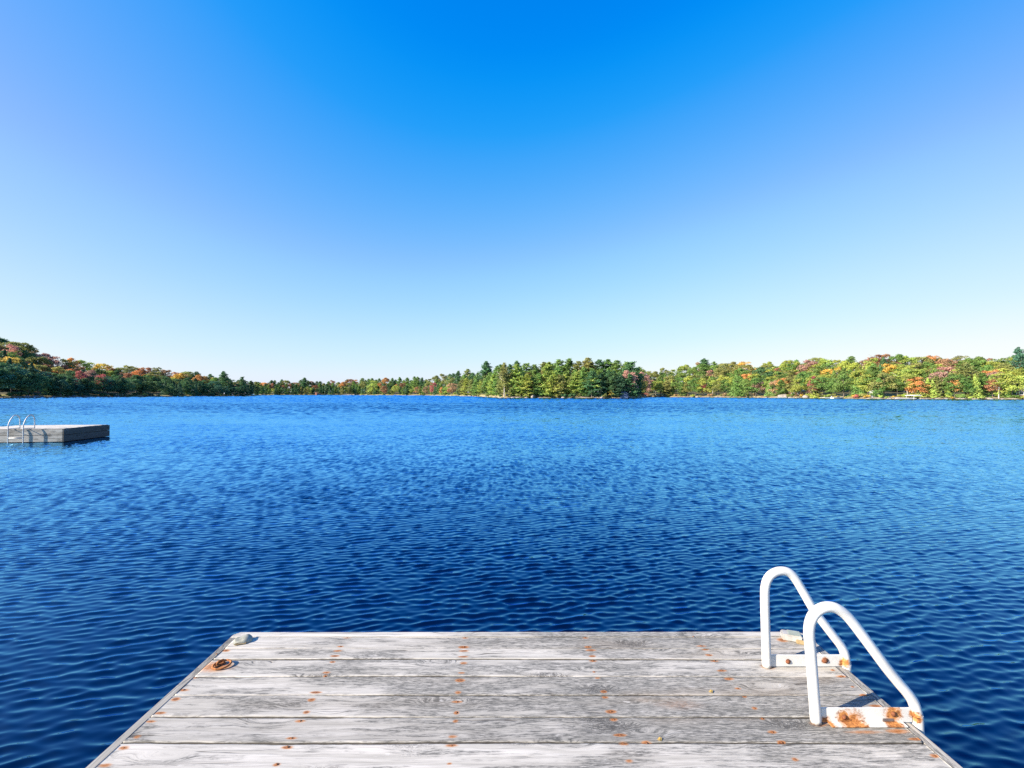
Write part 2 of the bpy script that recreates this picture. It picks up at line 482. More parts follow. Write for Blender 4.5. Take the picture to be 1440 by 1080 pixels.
# ------------------------------------------------------------------ water
def build_water():
    nu, nv = 1200, 1900
    y0, y1 = 1.2, 100.0
    e = np.linspace(0, 1, nv)
    ys = y0 + (y1 - y0) * (.22 * e + .78 * e ** 2.1)
    us = np.linspace(-1, 1, nu)
    half = 7.0 + 1.30 * ys
    X = us[None, :] * half[:, None]
    Y = np.repeat(ys[:, None], nu, 1)
    dy = np.gradient(ys)[:, None]; dx = (2 * half / nu)[:, None]
    Z = np.zeros_like(X); DX = np.zeros_like(X); DY = np.zeros_like(X)
    def lown(lo, hi, n, seed):
        r = np.random.default_rng(seed); out = np.zeros_like(X)
        for _ in range(n):
            L = r.uniform(lo, hi); a = r.uniform(0, 6.28); out += np.sin(2 * np.pi / L * (X * math.cos(a) * .6 + Y * math.sin(a)) + r.uniform(0, 6.28))
        return out / math.sqrt(n / 2)
    gust = 1 + .13 * lown(3.0, 11.0, 10, 3)
    r = np.random.default_rng(11)
    NW = 120
    var0 = 0; var = np.zeros_like(X)
    coarse = np.clip((dy - .052) / .040, 0, 1)           # longer ripples carry the roughness where the mesh is coarser
    for i in range(NW):
        L = .055 * (.85 / .055) ** ((i + r.uniform(0, 1)) / NW)
        th = R(102) + r.normal(0, R(15)) + (r.choice([0, 1], p=[.88, .12]) * R(-40))
        kx, ky = math.cos(th), math.sin(th)
        wgt = math.exp(-((math.log(L / .092)) / .48) ** 2) + .024
        slope = .057 * wgt
        a = slope * L / (2 * math.pi)
        need = np.maximum(abs(ky) * dy, abs(kx) * dx)
        fade = np.clip((L / need - 1.8) / 2.0, 0, 1)
        if L > .30:
            fade = fade * (1 + coarse * (.022 / slope) * min(1, (L - .30) / .12))
        var0 += slope ** 2; var += (slope * fade) ** 2
        ph = 2 * math.pi / L * (kx * X + ky * Y) + r.uniform(0, 6.28)
        A = a * fade
        Z += A * np.cos(ph); S = -A * np.sin(ph) * .75
        DX += kx * S; DY += ky * S
    0 and print('rms slope', math.sqrt(var0 / 2), np.sqrt(var[[0, 300, 700, 1200, 1800], 600] / 2), ys[[0, 300, 700, 1200, 1800]])
    boost = np.clip(np.sqrt(var0 / np.maximum(var, 1e-9)), .6, 3.5)
    Z *= boost
    edge = np.clip((1 - np.abs(us)) / .06, 0, 1)[None, :] * np.clip((y1 - ys) / 2, 0, 1)[:, None] * np.clip((ys - y0) / .3, 0, 1)[:, None]
    edge = edge * edge * (3 - 2 * edge) * np.clip(gust, .35, 1.7)
    Z *= edge; X = X + DX * edge; Y = Y + DY * edge
    idx = np.arange(nu * nv).reshape(nv, nu)
    F = np.stack([idx[:-1, :-1], idx[:-1, 1:], idx[1:, 1:], idx[1:, :-1]], -1).reshape(-1, 4)
    chop = np.repeat((.10 + .25 * np.clip((ys - 8) / 90, 0, 1) ** .8)[:, None], nu, 1).ravel()
    V = np.stack([X, Y, Z], -1).reshape(-1, 3)
    # coarser ripples farther out
    y2 = 640.0
    ys2 = [y1]; st = .16
    while ys2[-1] < y2: ys2.append(ys2[-1] + st); st = min(st * 1.0035, 1.6)
    ys2 = np.array(ys2); ys2[-1] = y2; n2 = len(ys2); m2 = 640
    h2 = half[-1] + (ys2 - y1) * 1.30
    X2 = np.linspace(-1, 1, m2)[None, :] * h2[:, None]; Y2 = np.repeat(ys2[:, None], m2, 1)
    st2 = np.gradient(ys2)[:, None]
    Z2 = r.normal(0, 1, X2.shape); Z2 = (Z2 + np.roll(Z2, 1, 1)) / 1.41 * st2 * .17
    e2 = np.clip((ys2 - y1) / 2, 0, 1) * np.clip((y2 - ys2) / 5, 0, 1)
    Z2 *= e2[:, None] * np.clip((1 - np.abs(np.linspace(-1, 1, m2))) / .03, 0, 1)[None, :]
    i2 = np.arange(n2 * m2).reshape(n2, m2) + len(V)
    F = np.concatenate([F, np.stack([i2[:-1, :-1], i2[:-1, 1:], i2[1:, 1:], i2[1:, :-1]], -1).reshape(-1, 4)])
    V = np.concatenate([V, np.stack([X2, Y2, Z2], -1).reshape(-1, 3)])
    chop = np.concatenate([chop, np.full(n2 * m2, .35)])
    # the flat lake around both patches
    n0 = len(V)
    a, b = half[0], h2[-1]
    ext = np.array([(-a, y0, 0), (a, y0, 0), (b, y2, 0), (-b, y2, 0), (5000, 3100, 0), (-5000, 3100, 0), (-5000, -600, 0), (5000, -600, 0)], float)
    V = np.concatenate([V, ext])
    chop = np.concatenate([chop, np.array([.1, .1, .6, .6, .7, .7, .7, .7])])
    EF = np.array([(3, 2, 4, 5), (0, 3, 5, 6), (2, 1, 7, 4), (1, 0, 6, 7)]) + n0
    F = np.concatenate([F, EF])
    me = mesh_np('water', V, F, M['water'], {'chop': ('POINT', chop)}, smooth=True)
    tag(link(bpy.data.objects.new('water', me)), 'deep blue wind-rippled lake water', 'water', kind='structure')
build_water()

# ------------------------------------------------------------------ trees
def quads(c, n, size, asp=1.0, seed=0):
    """leaf-sized faces at centres c with normals n"""
    r = np.random.default_rng(seed)
    n = n / np.linalg.norm(n, axis=1, keepdims=True)
    ref = r.normal(size=n.shape)
    t = np.cross(n, ref); t /= np.linalg.norm(t, axis=1, keepdims=True)
    b = np.cross(n, t)
    s = np.asarray(size)[:, None]
    t = t * s; b = b * s * asp
    V = np.stack([c - t, c - b * .8, c + t, c + b * .8], 1).reshape(-1, 3)
    F = np.arange(len(c) * 4).reshape(-1, 4)
    return V, F

def crown_mesh(name, C, N, S, mat, clump, asp=1.0, seed=0):
    r = np.random.default_rng(seed)
    N = N / np.maximum(np.linalg.norm(N, axis=1, keepdims=True), 1e-6) + r.normal(0, .55, N.shape)
    V, F = quads(C, N, S, asp, seed + 1)
    var = np.clip(.5 + clump + r.normal(0, .16, len(C)), 0, 1)
    return mesh_np(name, V, F, mat, {'var': ('FACE', var)})

def maple_crown(seed, wid=.40, base=.18, n=2700, clumps=36):
    """height-1 broadleaf crown"""
    r = np.random.default_rng(seed)
    C, N, S, K = [], [], [], []
    per = n // clumps
    for i in range(clumps):
        h = r.uniform(0, 1) ** .85
        z = base + .06 + (1 - base - .14) * h
        rad = wid * math.sqrt(max(.02, 1 - ((h - .36) / .68) ** 2))
        a = r.uniform(0, 6.28); rr = rad * math.sqrt(r.uniform(.08, .85))
        cc = np.array([math.cos(a) * rr, math.sin(a) * rr, z])
        cr = r.uniform(.085, .15) * (1.15 - .35 * h)
        d = r.normal(size=(per, 3)); d /= np.linalg.norm(d, axis=1, keepdims=True)
        d[:, 2] = np.where(d[:, 2] < -.35, -d[:, 2], d[:, 2])
        rad_i = cr * r.uniform(.55, 1.12, (per, 1))
        C.append(cc + d * rad_i * np.array([1.15, 1.15, .85])); N.append(d)
        S.append(r.uniform(.014, .030, per)); K.append(np.full(per, r.normal(0, .14)))
    return crown_mesh('crown', np.concatenate(C), np.concatenate(N), np.concatenate(S), M['leaf'], np.concatenate(K), .9, seed)

def pine_crown(seed, base=.25, wid=.24, n=2300, ragged=.45):
    """height-1 white pine: irregular tiers of upswept boughs"""
    r = np.random.default_rng(seed)
    C, N, S, K = [], [], [], []
    z = base
    while z < .985:
        h = (z - base) / (1 - base)
        env = wid * (1 - h ** 2.4) * (.66 + .34 * min(1, h * 4)) + .03
        nb = r.integers(5, 8)
        for _ in range(nb):
            a = r.uniform(0, 6.28); L = env * r.uniform(1 - ragged, 1.12)
            m = int(6 + 62 * L / wid)
            t = r.uniform(.12, 1, m) ** .75
            spread = .055 * (1 - .4 * t) * (L / wid + .4)
            px = np.cos(a) * L * t + r.normal(0, 1, m) * spread * .6
            py = np.sin(a) * L * t + r.normal(0, 1, m) * spread * .6
            pz = z + .22 * L * t * t + r.normal(0, .010, m)
            C.append(np.stack([px, py, pz], 1))
            nn = np.stack([np.cos(a) * .35 * np.ones(m), np.sin(a) * .35 * np.ones(m), np.ones(m)], 1)
            N.append(nn + r.normal(0, .35, nn.shape)); S.append(r.uniform(.012, .027, m)); K.append(np.full(m, r.normal(0, .17)))
        z += r.uniform(.035, .062) * (1.15 - .45 * h)
    return crown_mesh('crown', np.concatenate(C), np.concatenate(N), np.concatenate(S), M['needle'], np.concatenate(K), .7, seed)

def cedar_crown(seed, wid=.19, base=.04, n=1900):
    """height-1 dense narrow cone"""
    r = np.random.default_rng(seed)
    h = r.uniform(0, 1, n) ** 1.35
    a = r.uniform(0, 6.28, n)
    bump = 1 + .22 * np.sin(a * 3 + h * 21 + seed) + .16 * np.sin(a * 5 - h * 37)
    rad = wid * (1 - h) ** .85 * bump * r.uniform(.62, 1.06, n) + .006
    z = base + (1 - base) * h - .10 * rad
    C = np.stack([np.cos(a) * rad, np.sin(a) * rad, z], 1)
    N = np.stack([np.cos(a), np.sin(a), np.full(n, .45)], 1)
    return crown_mesh('crown', C, N, r.uniform(.014, .028, n), M['needle'], .22 * np.sin(a * 3 + h * 21 + seed), .8, seed)

def bush_crown(seed, n=900):
    r = np.random.default_rng(seed)
    C, N, S, K = [], [], [], []
    for i in range(9):
        a = r.uniform(0, 6.28); rr = .55 * math.sqrt(r.uniform(0, 1)); cc = np.array([math.cos(a) * rr, math.sin(a) * rr, r.uniform(.25, .72 - .3 * rr)])
        m = n // 9; d = r.normal(size=(m, 3)); d /= np.linalg.norm(d, axis=1, keepdims=True); d[:, 2] = np.abs(d[:, 2]) * np.where(r.uniform(size=m) < .8, 1, -1)
        C.append(cc + d * .27 * r.uniform(.5, 1.1, (m, 1))); N.append(d); S.append(r.uniform(.04, .085, m)); K.append(np.full(m, r.normal(0, .2)))
    C = np.concatenate(C); C[:, 2] = np.maximum(C[:, 2], 0)
    return crown_mesh('crown', C, np.concatenate(N), np.concatenate(S), M['leaf'], np.concatenate(K), .9, seed)

def trunk_mesh(seed, r0, top, limbs=0, mat='bark', limb_z=(.3, .7), limb_l=.28):
    r = np.random.default_rng(seed)
    bm = bmesh.new()
    pts = [(0, 0, -.06)] + [(r.normal(0, .008), r.normal(0, .008), top * t) for t in (.02, .25, .5, .75, 1)]
    add_tube(bm, pts, [r0 * 1.25, r0 * 1.15, r0 * .9, r0 * .7, r0 * .45, r0 * .12], 8)
    for i in range(limbs):
        z = r.uniform(*limb_z); a = r.uniform(0, 6.28); L = limb_l * r.uniform(.6, 1.1)
        p0 = Vector((0, 0, z)); p2 = Vector((math.cos(a) * L, math.sin(a) * L, z + L * r.uniform(.5, 1.0)))
        pm = (p0 + p2) / 2 + Vector((0, 0, -L * .08))
        add_tube(bm, [p0, pm, p2], [r0 * .45, r0 * .3, r0 * .08], 6)
    me = bpy.data.meshes.new('trunk'); bmesh.ops.recalc_face_normals(bm, faces=bm.faces); bm.to_mesh(me); bm.free()
    me.materials.append(M[mat]); return me

PROTO = {
    'maple_tree': [(maple_crown(s, wd, bs), trunk_mesh(s, .018, .8, 6)) for s, wd, bs in ((1, .40, .16), (2, .34, .14), (3, .45, .22), (4, .37, .12))],
    'birch_tree': [(maple_crown(s, wd, bs, 1700, 22), trunk_mesh(s, .013, .85, 5, 'pale_bark')) for s, wd, bs in ((21, .27, .26), (22, .30, .30))],
    'pine_tree': [(pine_crown(s, b, wd), trunk_mesh(s, .014, .97, 4)) for s, b, wd in ((5, .05, .25), (6, .10, .29), (7, .04, .23), (8, .14, .27), (15, .06, .27))],
    'tall_pine': [(pine_crown(s, b, wd, 1500, .6), trunk_mesh(s, .016, .97, 5)) for s, b, wd in ((31, .38, .22), (32, .30, .24))],
    'cedar_tree': [(cedar_crown(s, wd), trunk_mesh(s, .014, .9, 0)) for s, wd in ((9, .20), (10, .16), (11, .24))],
    'shrub': [(bush_crown(s), trunk_mesh(s, .03, .45, 3, limb_z=(.1, .3))) for s in (12, 13, 14)],
}
HUE = {
    'dark green': (.032, .075, .040), 'deep green': (.056, .115, .048), 'green': (.105, .172, .045), 'blue-green': (.040, .10, .065),
    'yellow-green': (.21, .25, .055), 'olive': (.16, .17, .055), 'golden yellow': (.36, .27, .060), 'orange': (.36, .18, .065),
    'rust-red': (.22, .115, .065), 'crimson': (.27, .085, .08), 'dusty pink': (.30, .175, .14), 'bronze': (.25, .165, .095),
}
TREES = []      # (root, kind, colour, u, row word)
def plant(kind, hue, px, q, h, wscale=1.0, variant=None, rz=None, top=None, bark=None):
    x, y, z = place(px, q)
    if top is not None:                      # reach a given skyline height
        h = max(1.0, top * y / 640 + H - z)
    root = empty(kind, (x, y, z - .05), random.uniform(0, 6.28) if rz is None else rz)
    vs = PROTO[kind]
    cm, tm = vs[random.randrange(len(vs)) if variant is None else variant]
    tr = link(bpy.data.objects.new('trunk', tm), root); cr = link(bpy.data.objects.new('crown', cm), root)
    sc = (h * wscale, h * wscale, h)
    tr.scale = sc; cr.scale = sc
    c = HUE[hue]; f = random.uniform(.85, 1.18) * 1.85
    cr.color = (c[0] * f * random.uniform(.9, 1.1), c[1] * f, c[2] * f, 1)
    if bark:
        tr.material_slots[0].link = 'OBJECT'; tr.material_slots[0].material = M[bark]
    return root

WORD = {'maple_tree': 'broad-crowned tree', 'birch_tree': 'slender birch', 'pine_tree': 'pine', 'tall_pine': 'tall ragged pine', 'cedar_tree': 'conical cedar', 'shrub': 'shrub'}
CAT = {'maple_tree': 'tree', 'birch_tree': 'tree', 'pine_tree': 'pine tree', 'tall_pine': 'pine tree', 'cedar_tree': 'cedar tree', 'shrub': 'shrub'}

# single trees the photograph picks out, and two pines added to shade the boathouse: kind, colour, u, depth q, top (picture units above the horizon), width factor, label
SPECIAL = [
    ('tall_pine', 'olive', 709, .006, 44, .85, 'pale bare-trunked pine standing alone at the tip of the headland', 'pale_bark', 0),
    ('tall_pine', 'deep green', 889, .03, 47, 1.25, 'flat-topped leaning pine at the right end of the headland skyline', None, 1),
    ('pine_tree', 'yellow-green', 727, .012, 42, 1.2, 'sunlit yellow-green pine right of the pale bare trunk', None, 1),
    ('pine_tree', 'yellow-green', 772, .010, 45, 1.25, 'broad sunlit pine sweeping to the water in the middle of the headland', None, 0),
    ('pine_tree', 'yellow-green', 695, .02, 28, 1.2, 'low bright pine just left of the bare-trunked pine', None, 1),
    ('maple_tree', 'rust-red', 748, .02, 20, 1.0, 'dark red maple under the pines behind the headland cabins', None, None),
    ('birch_tree', 'yellow-green', 838, .012, 26, 1.5, 'pale yellow-green tree low in the shaded headland pines', None, None),
    ('maple_tree', 'golden yellow', 860, .006, 8, 1.0, 'small cream-yellow tree beside the blue boathouse', None, None),
    ('pine_tree', 'dark green', 869, .004, 24, 1.5, 'dark pine added to shade the left wall of the blue boathouse', None, 1),  # this pine and the next are added so the boathouse falls in shade
    ('pine_tree', 'deep green', 863, .012, 33, 1.3, 'deep green pine added to shade the boathouse, behind the small cream-yellow tree', None, 0),
    ('maple_tree', 'dusty pink', 884, .02, 34, .9, 'pinkish maple under the flat-topped pine on the headland', None, None),
    ('maple_tree', 'dusty pink', 903, .012, 32, 1.0, 'salmon-pink maple just right of the headland', None, None),
    ('maple_tree', 'dusty pink', 911, .008, 22, .9, 'smaller pink maple low at the water right of the headland', None, None),
    ('maple_tree', 'crimson', 989, .01, 16, .95, 'magenta-red maple low on the right shore among green trees', None, None),
    ('maple_tree', 'dusty pink', 1066, .012, 19, 1.1, 'broad dusty pink maple above the shore left of the cottage', None, None),
    ('cedar_tree', 'green', 1036, .02, 30, 1.5, 'large bright green cone-shaped tree at the shore left of the pink maple', None, 2),
    ('maple_tree', 'deep green', 1073, .12, 38, 1.2, 'dark green rounded tree above the dusty pink maple', None, None),
    ('maple_tree', 'orange', 1104, .02, 24, .9, 'peach-orange maple behind the pale shore boulder', None, None),
    ('maple_tree', 'green', 1132, .02, 31, 1.1, 'round yellowish-green maple at the shore right of the boulder', None, None),
    ('maple_tree', 'crimson', 1146, .006, 25, .8, 'bright scarlet maple against the round green maple', None, None),
    ('cedar_tree', 'yellow-green', 1147, .003, 9, 1.8, 'bright lime cone-shaped bush at the water under the scarlet maple', None, 2),
    ('shrub', 'crimson', 1206, .004, 1, 1.2, 'small scarlet bush at the water on the right shore', None, None),
    ('birch_tree', 'yellow-green', 1272, .03, 36, 1.4, 'pale lime birch with a fine forked crown behind the white boat lift', None, None),
    ('maple_tree', 'dusty pink', 1322, .03, 33, .9, 'tall rose-pink maple on the right shore', None, None),
    ('cedar_tree', 'yellow-green', 1312, .008, 20, 1.3, 'bright yellow-lime cedar below the rose-pink maple', None, 0),
    ('cedar_tree', 'yellow-green', 1293, .010, 22, 1.5, 'wide yellow-green cedar right of the white boat lift', None, 2),
    ('cedar_tree', 'yellow-green', 1333, .010, 17, 1.2, 'small lime cedar under the rose-pink maple', None, 1),
    ('maple_tree', 'orange', 1344, .008, 23, .75, 'orange-red sapling at the water right of the rose-pink maple', None, None),
    ('tall_pine', 'olive', 1358, .03, 45, 1.2, 'layered open pine with long boughs on the right shore', None, 0),
    ('tall_pine', 'green', 1229, .03, 40, 1.35, 'layered wide pine left of the lime birch', None, 1),
    ('maple_tree', 'dusty pink', 1400, .04, 33, .9, 'mauve-pink maple near the right end of the shore', None, None),
    ('maple_tree', 'rust-red', 1396, .012, 22, .9, 'brownish red maple under the mauve-pink maple', None, None),
    ('tall_pine', 'blue-green', 1434, .14, 66, .62, 'tallest pine poking above the skyline at the far right', None, 0),
    ('maple_tree', 'rust-red', 1240, .55, 57, 1.5, 'red maple crowning the skyline of the right hill', None, None),
    ('tall_pine', 'deep green', 991, .30, 50, 1.2, 'dark pine poking above the skyline near the headland', None, 0),
    ('maple_tree', 'crimson', 112, .04, 34, .7, 'crimson-pink maple catching sun above the shaded left shore', None, None),
    ('maple_tree', 'crimson', 144, .02, 28, .75, 'pinkish red maple at the edge of the left shore shade', None, None),
    ('maple_tree', 'dusty pink', 128, .06, 34, .8, 'salmon maple between two crimson maples on the left shore', None, None),
    ('maple_tree', 'golden yellow', 12, .12, 54, .9, 'golden maple low on the steep left hill', None, None),
    ('maple_tree', 'dusty pink', 14, .26, 70, .7, 'deep pink maple high on the steep left hill', None, None),
    ('tall_pine', 'deep green', 314, .08, 32, 1.0, 'dark pine poking above the low left ridge', None, 0),
    ('tall_pine', 'deep green', 341, .05, 25, 1.0, 'last pine near the tip of the left shore', None, 1),
    ('pine_tree', 'yellow-green', 362, .01, 17, 1.5, 'sunlit lime pine at the mouth of the far bay', None, 1),
    ('tall_pine', 'deep green', 428, .10, 23, 1.2, 'lone pine standing above the far bay treeline', None, 0),
    ('maple_tree', 'yellow-green', 525, .01, 19, 1.0, 'bright yellow-green tree at the far shore', None, None),
    ('maple_tree', 'crimson', 610, .01, 16, 1.0, 'red maple on the distant shore left of the headland', None, None),
    ('maple_tree', 'orange', 621, .01, 10, 1.0, 'small orange-red maple beside the pale shore dock', None, None),
    ('maple_tree', 'rust-red', 633, .01, 9, 1.2, 'rusty round bush behind the pale shore dock', None, None),
    ('tall_pine', 'deep green', 684, .10, 46, 1.1, 'pine with a tufted top above the skyline left of the headland', None, 0),
]
for kd, hue, px, q, top, ws, lab, bark, var in SPECIAL:
    o = plant(kd, hue, px, q, 1, ws, var, None, top, bark)
    tag(o, lab, CAT[kd], 'trees picked out along the shores')

# zones for the many other trees: u range, wording, list of (kind, colour, weight) for front rows and for back rows
P, TP, MA, CE, BI = 'pine_tree', 'tall_pine', 'maple_tree', 'cedar_tree', 'birch_tree'
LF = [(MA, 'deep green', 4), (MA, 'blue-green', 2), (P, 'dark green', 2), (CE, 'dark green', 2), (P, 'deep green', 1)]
LB = [(MA, 'bronze', 1.6), (MA, 'orange', .6), (MA, 'olive', 4), (MA, 'golden yellow', .5), (MA, 'rust-red', .5), (P, 'deep green', 4), (MA, 'deep green', 2.5), (MA, 'green', 2), (MA, 'dusty pink', .35)]
LC = [(MA, 'bronze', 2), (MA, 'orange', 1.8), (MA, 'olive', 3), (MA, 'golden yellow', 1.2), (MA, 'rust-red', 1.2), (P, 'deep green', 1.5), (MA, 'yellow-green', 1.5), (MA, 'dusty pink', .6)]
BF = [(P, 'green', 3), (P, 'deep green', 3), (CE, 'deep green', 1.5), (MA, 'yellow-green', 1), (MA, 'rust-red', .4), (MA, 'bronze', .5), (P, 'olive', 2)]
BB = [(P, 'deep green', 4), (MA, 'orange', .8), (MA, 'rust-red', .6), (P, 'green', 3), (MA, 'olive', 1.5)]
CF = [(P, 'olive', 3), (P, 'yellow-green', 2.5), (P, 'green', 4)]
CB = [(P, 'green', 4), (TP, 'green', 2), (TP, 'deep green', 1), (P, 'deep green', 1.5), (P, 'olive', 2)]
RF = [(P, 'green', 2.5), (CE, 'green', 2), (CE, 'yellow-green', 1), (MA, 'green', 3.5), (MA, 'yellow-green', 3), (MA, 'olive', 1.5), (MA, 'orange', .3), (BI, 'yellow-green', 1.3), (P, 'olive', 1.2), (MA, 'bronze', .4)]
RB = [(MA, 'olive', 3), (MA, 'yellow-green', 3), (MA, 'orange', .7), (MA, 'golden yellow', 1.0), (MA, 'bronze', .9), (MA, 'rust-red', .6), (P, 'green', 2.2), (MA, 'green', 4), (MA, 'dusty pink', .4), (CE, 'deep green', .7)]
ZONES = [
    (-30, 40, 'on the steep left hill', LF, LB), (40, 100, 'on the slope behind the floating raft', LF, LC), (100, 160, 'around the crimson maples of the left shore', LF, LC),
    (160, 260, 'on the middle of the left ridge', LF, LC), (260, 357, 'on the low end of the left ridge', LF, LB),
    (357, 440, 'beyond the mouth of the far bay', BF, BB), (440, 560, 'behind the red cottage on the far shore', BF, BB), (560, 650, 'behind the pale dock on the far shore', BF, BB),
    (650, 704, 'left of the bare-trunked pine', CF, CB), (704, 765, 'around the headland cabins', CF, CB), (765, 830, 'in the middle of the headland', CF, CB), (830, 899, 'above the blue boathouse', [(P, 'deep green', 3), (P, 'dark green', 2), (CE, 'dark green', 1)], CB),
    (899, 985, 'just right of the headland', RF, RB), (985, 1060, 'near the magenta-red maple', RF, RB), (1060, 1120, 'near the pale shore boulder', RF, RB),
    (1120, 1185, 'near the scarlet maple', RF, RB), (1185, 1260, 'left of the lime birch', RF, RB), (1260, 1315, 'above the white boat lift', RF, RB),
    (1315, 1390, 'near the rose-pink maple', RF, RB), (1390, 1475, 'at the far right of the shore', RF, RB)]

def pick(lst):
    ws = [w_ for *_, w_ in lst]
    return random.choices(lst, ws)[0][:2]

def fill(zone):
    a, b, words, front, back = zone
    mid = (a + b) / 2
    rows = int(round(float(tab(mid, 5))))
    groups = {}
    for r_ in range(rows):
        f = r_ / max(1, rows - 1)
        px = a + random.uniform(0, 4)
        while px < b:
            qb = float(tab(px, 4)); q = .012 + (qb - .012) * f ** 1.1 + random.uniform(-.008, .012)
            D = float(tab(px, 1)) * (1 + q)
            x, y, z = place(px, q)
            lim = float(tab(px, 2))
            if 640 <= a and b <= 899: fr = (.60 + .37 * f) * random.uniform(.84, 1.08)
            else: fr = (.50 + .48 * f) * random.uniform(.82, 1.12)
            fr = min(fr, random.uniform(.97, 1.05))
            hgt = max(lim * fr * D / 640 + H - z, 4.0 if f < .9 else 5.0)
            shade_front = (a < 300 and f < .45)
            kd, hue = pick(front if f < .5 else back)
            wpx = hgt * (.62 if kd in (MA,) else .46 if kd == BI else .36 if kd != CE else .32) * 640 / D
            ws = random.uniform(.92, 1.25) * (1.15 if kd in (P, CE) else 1.0)
            o = plant(kd, hue, px, max(q, .004), hgt, ws)
            row = 'at the waterside' if f < .25 else 'partway up the wood' if f < .8 else 'on the skyline'
            groups.setdefault((hue, kd, row), []).append(o)
            px += max(4.5, wpx * random.uniform(.62, .98))
    for (hue, kd, row), os_ in groups.items():
        lab = f'{hue} {WORD[kd]} {row} {words}'
        for o in os_:
            tag(o, lab, CAT[kd], lab.replace(WORD[kd], WORD[kd] + 's'))
for zz in ZONES:
    fill(zz)

# shrubs and low growth on the banks
def bank_shrubs():
    for a, b, step, hues, where in ((660, 900, 11, ['deep green', 'olive'], 'along the foot of the headland pines'),
                                    (900, 1100, 9, ['olive', 'yellow-green', 'green', 'bronze'], 'on the bank between the headland and the pale boulder'),
                                    (1100, 1450, 9, ['yellow-green', 'olive', 'green', 'golden yellow'], 'along the sandy right bank'),
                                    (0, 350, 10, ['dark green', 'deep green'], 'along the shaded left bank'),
                                    (360, 660, 13, ['green', 'olive', 'yellow-green'], 'along the far bank')):
        px = a
        while px < b:
            hue = random.choice(hues)
            hh = random.uniform(.9, 2.3) * (1.5 if a in (0, 360) else 1)
            o = plant('shrub', hue, px, random.uniform(.002, .012), hh, random.uniform(.8, 1.2))
            tag(o, f'{hue} shrub {where}', 'shrub', f'{hue} shrubs {where}')
            px += step * random.uniform(.6, 1.4)
bank_shrubs()

# ------------------------------------------------------------------ shoreline boulders, cottages, docks
def boulder_mesh(seed):
    bm = bmesh.new(); bmesh.ops.create_icosphere(bm, subdivisions=3, radius=1)
    r = np.random.default_rng(seed); dirs = r.normal(size=(9, 3)); dirs /= np.linalg.norm(dirs, axis=1, keepdims=True); cut = r.uniform(.62, .92, 9)
    for v in bm.verts:
        p = np.array(v.co)
        for d, c in zip(dirs, cut):
            t = p @ d
            if t > c: p = p - d * (t - c) * .85
        v.co = Vector(p + r.normal(0, .015, 3))
    me = bpy.data.meshes.new('boulder'); bm.to_mesh(me); bm.free(); me.materials.append(M['stone']); return me
BOULD = [boulder_mesh(s) for s in (40, 41, 42, 43)]
def boulder(px, q, wd, ht, label, group=None, mat=None):
    x, y, z = place(px, q)
    o = link(bpy.data.objects.new('boulder', random.choice(BOULD)))
    o.location = (x, y, max(z, 0) + ht * .15); o.scale = (wd / 2, wd * .4, ht * .7); o.rotation_euler = (0, 0, random.uniform(0, 6))
    o.scale = (wd / 2, wd / 2, ht * .75)
    if mat:
        o.material_slots[0].link = 'OBJECT'; o.material_slots[0].material = M[mat]
    return tag(o, label, 'boulder', group)
boulder(1101, .002, 4.6, 2.3, 'large pale boulder at the water below the peach-orange maple')
boulder(1133, .002, 2.8, 1.6, 'grey boulder at the water left of the lime bush')
boulder(749, .002, 2.6, 1.7, 'pale boulder on the headland shore below the cabins')
boulder(741, .002, 2.0, 1.2, 'smaller pale boulder left of the headland boulder')
boulder(981, .001, 2.4, 1.0, 'pale rock at the water below the magenta-red maple')
boulder(1077, .001, 1.5, .7, 'little tan rock at the water below the dusty pink maple')
boulder(792, .001, 2.0, .8, 'pale flat rock below the middle headland pines')
boulder(846, .001, 2.0, .9, 'tan rock left of the blue boathouse')
for px in (26, 38, 50, 59, 75, 97, 103, 121, 164):
    boulder(px, .001, random.uniform(2, 5), random.uniform(.8, 1.5), 'grey-blue boulder at the water under the shaded left shore', 'boulders under the left shore', 'shaded_stone')
for px in (366, 371, 486, 492, 498):
    boulder(px, .001, random.uniform(4, 7), random.uniform(1.2, 2.2), 'pale rock ledge at the far shore', 'pale rock ledges at the far shore')
for px in (684, 690, 699, 706, 715, 722, 730):
    boulder(px, .001, random.uniform(2.5, 5), random.uniform(.5, .9), 'low tan ledge at the tip of the headland', 'low tan ledges at the headland tip')
for px in (1112, 1120, 1162, 1175, 1196, 1222, 1238, 1250, 1262, 1302, 1318, 1330, 1352, 1370, 1392, 1410, 1425):
    boulder(px, .001, random.uniform(1.0, 2.6), random.uniform(.35, .8), 'low tan rock at the water along the right bank', 'low tan rocks along the right bank')

MC = {n: mat_plain('painted_' + n, c, .6, .1, 3) for n, c in {
    'white': (.5, .5, .48), 'red': (.15, .06, .048), 'blue': (.008, .03, .10), 'brown': (.17, .10, .06), 'grey': (.42, .43, .45), 'tan': (.45, .35, .24), 'light_blue': (.03, .065, .12)}.items()}
k_ = NT('window_glass'); k_.p.inputs['Base Color'].default_value = (.02, .03, .04, 1); k_.p.inputs['Roughness'].default_value = .08
MC['glass'] = k_.m

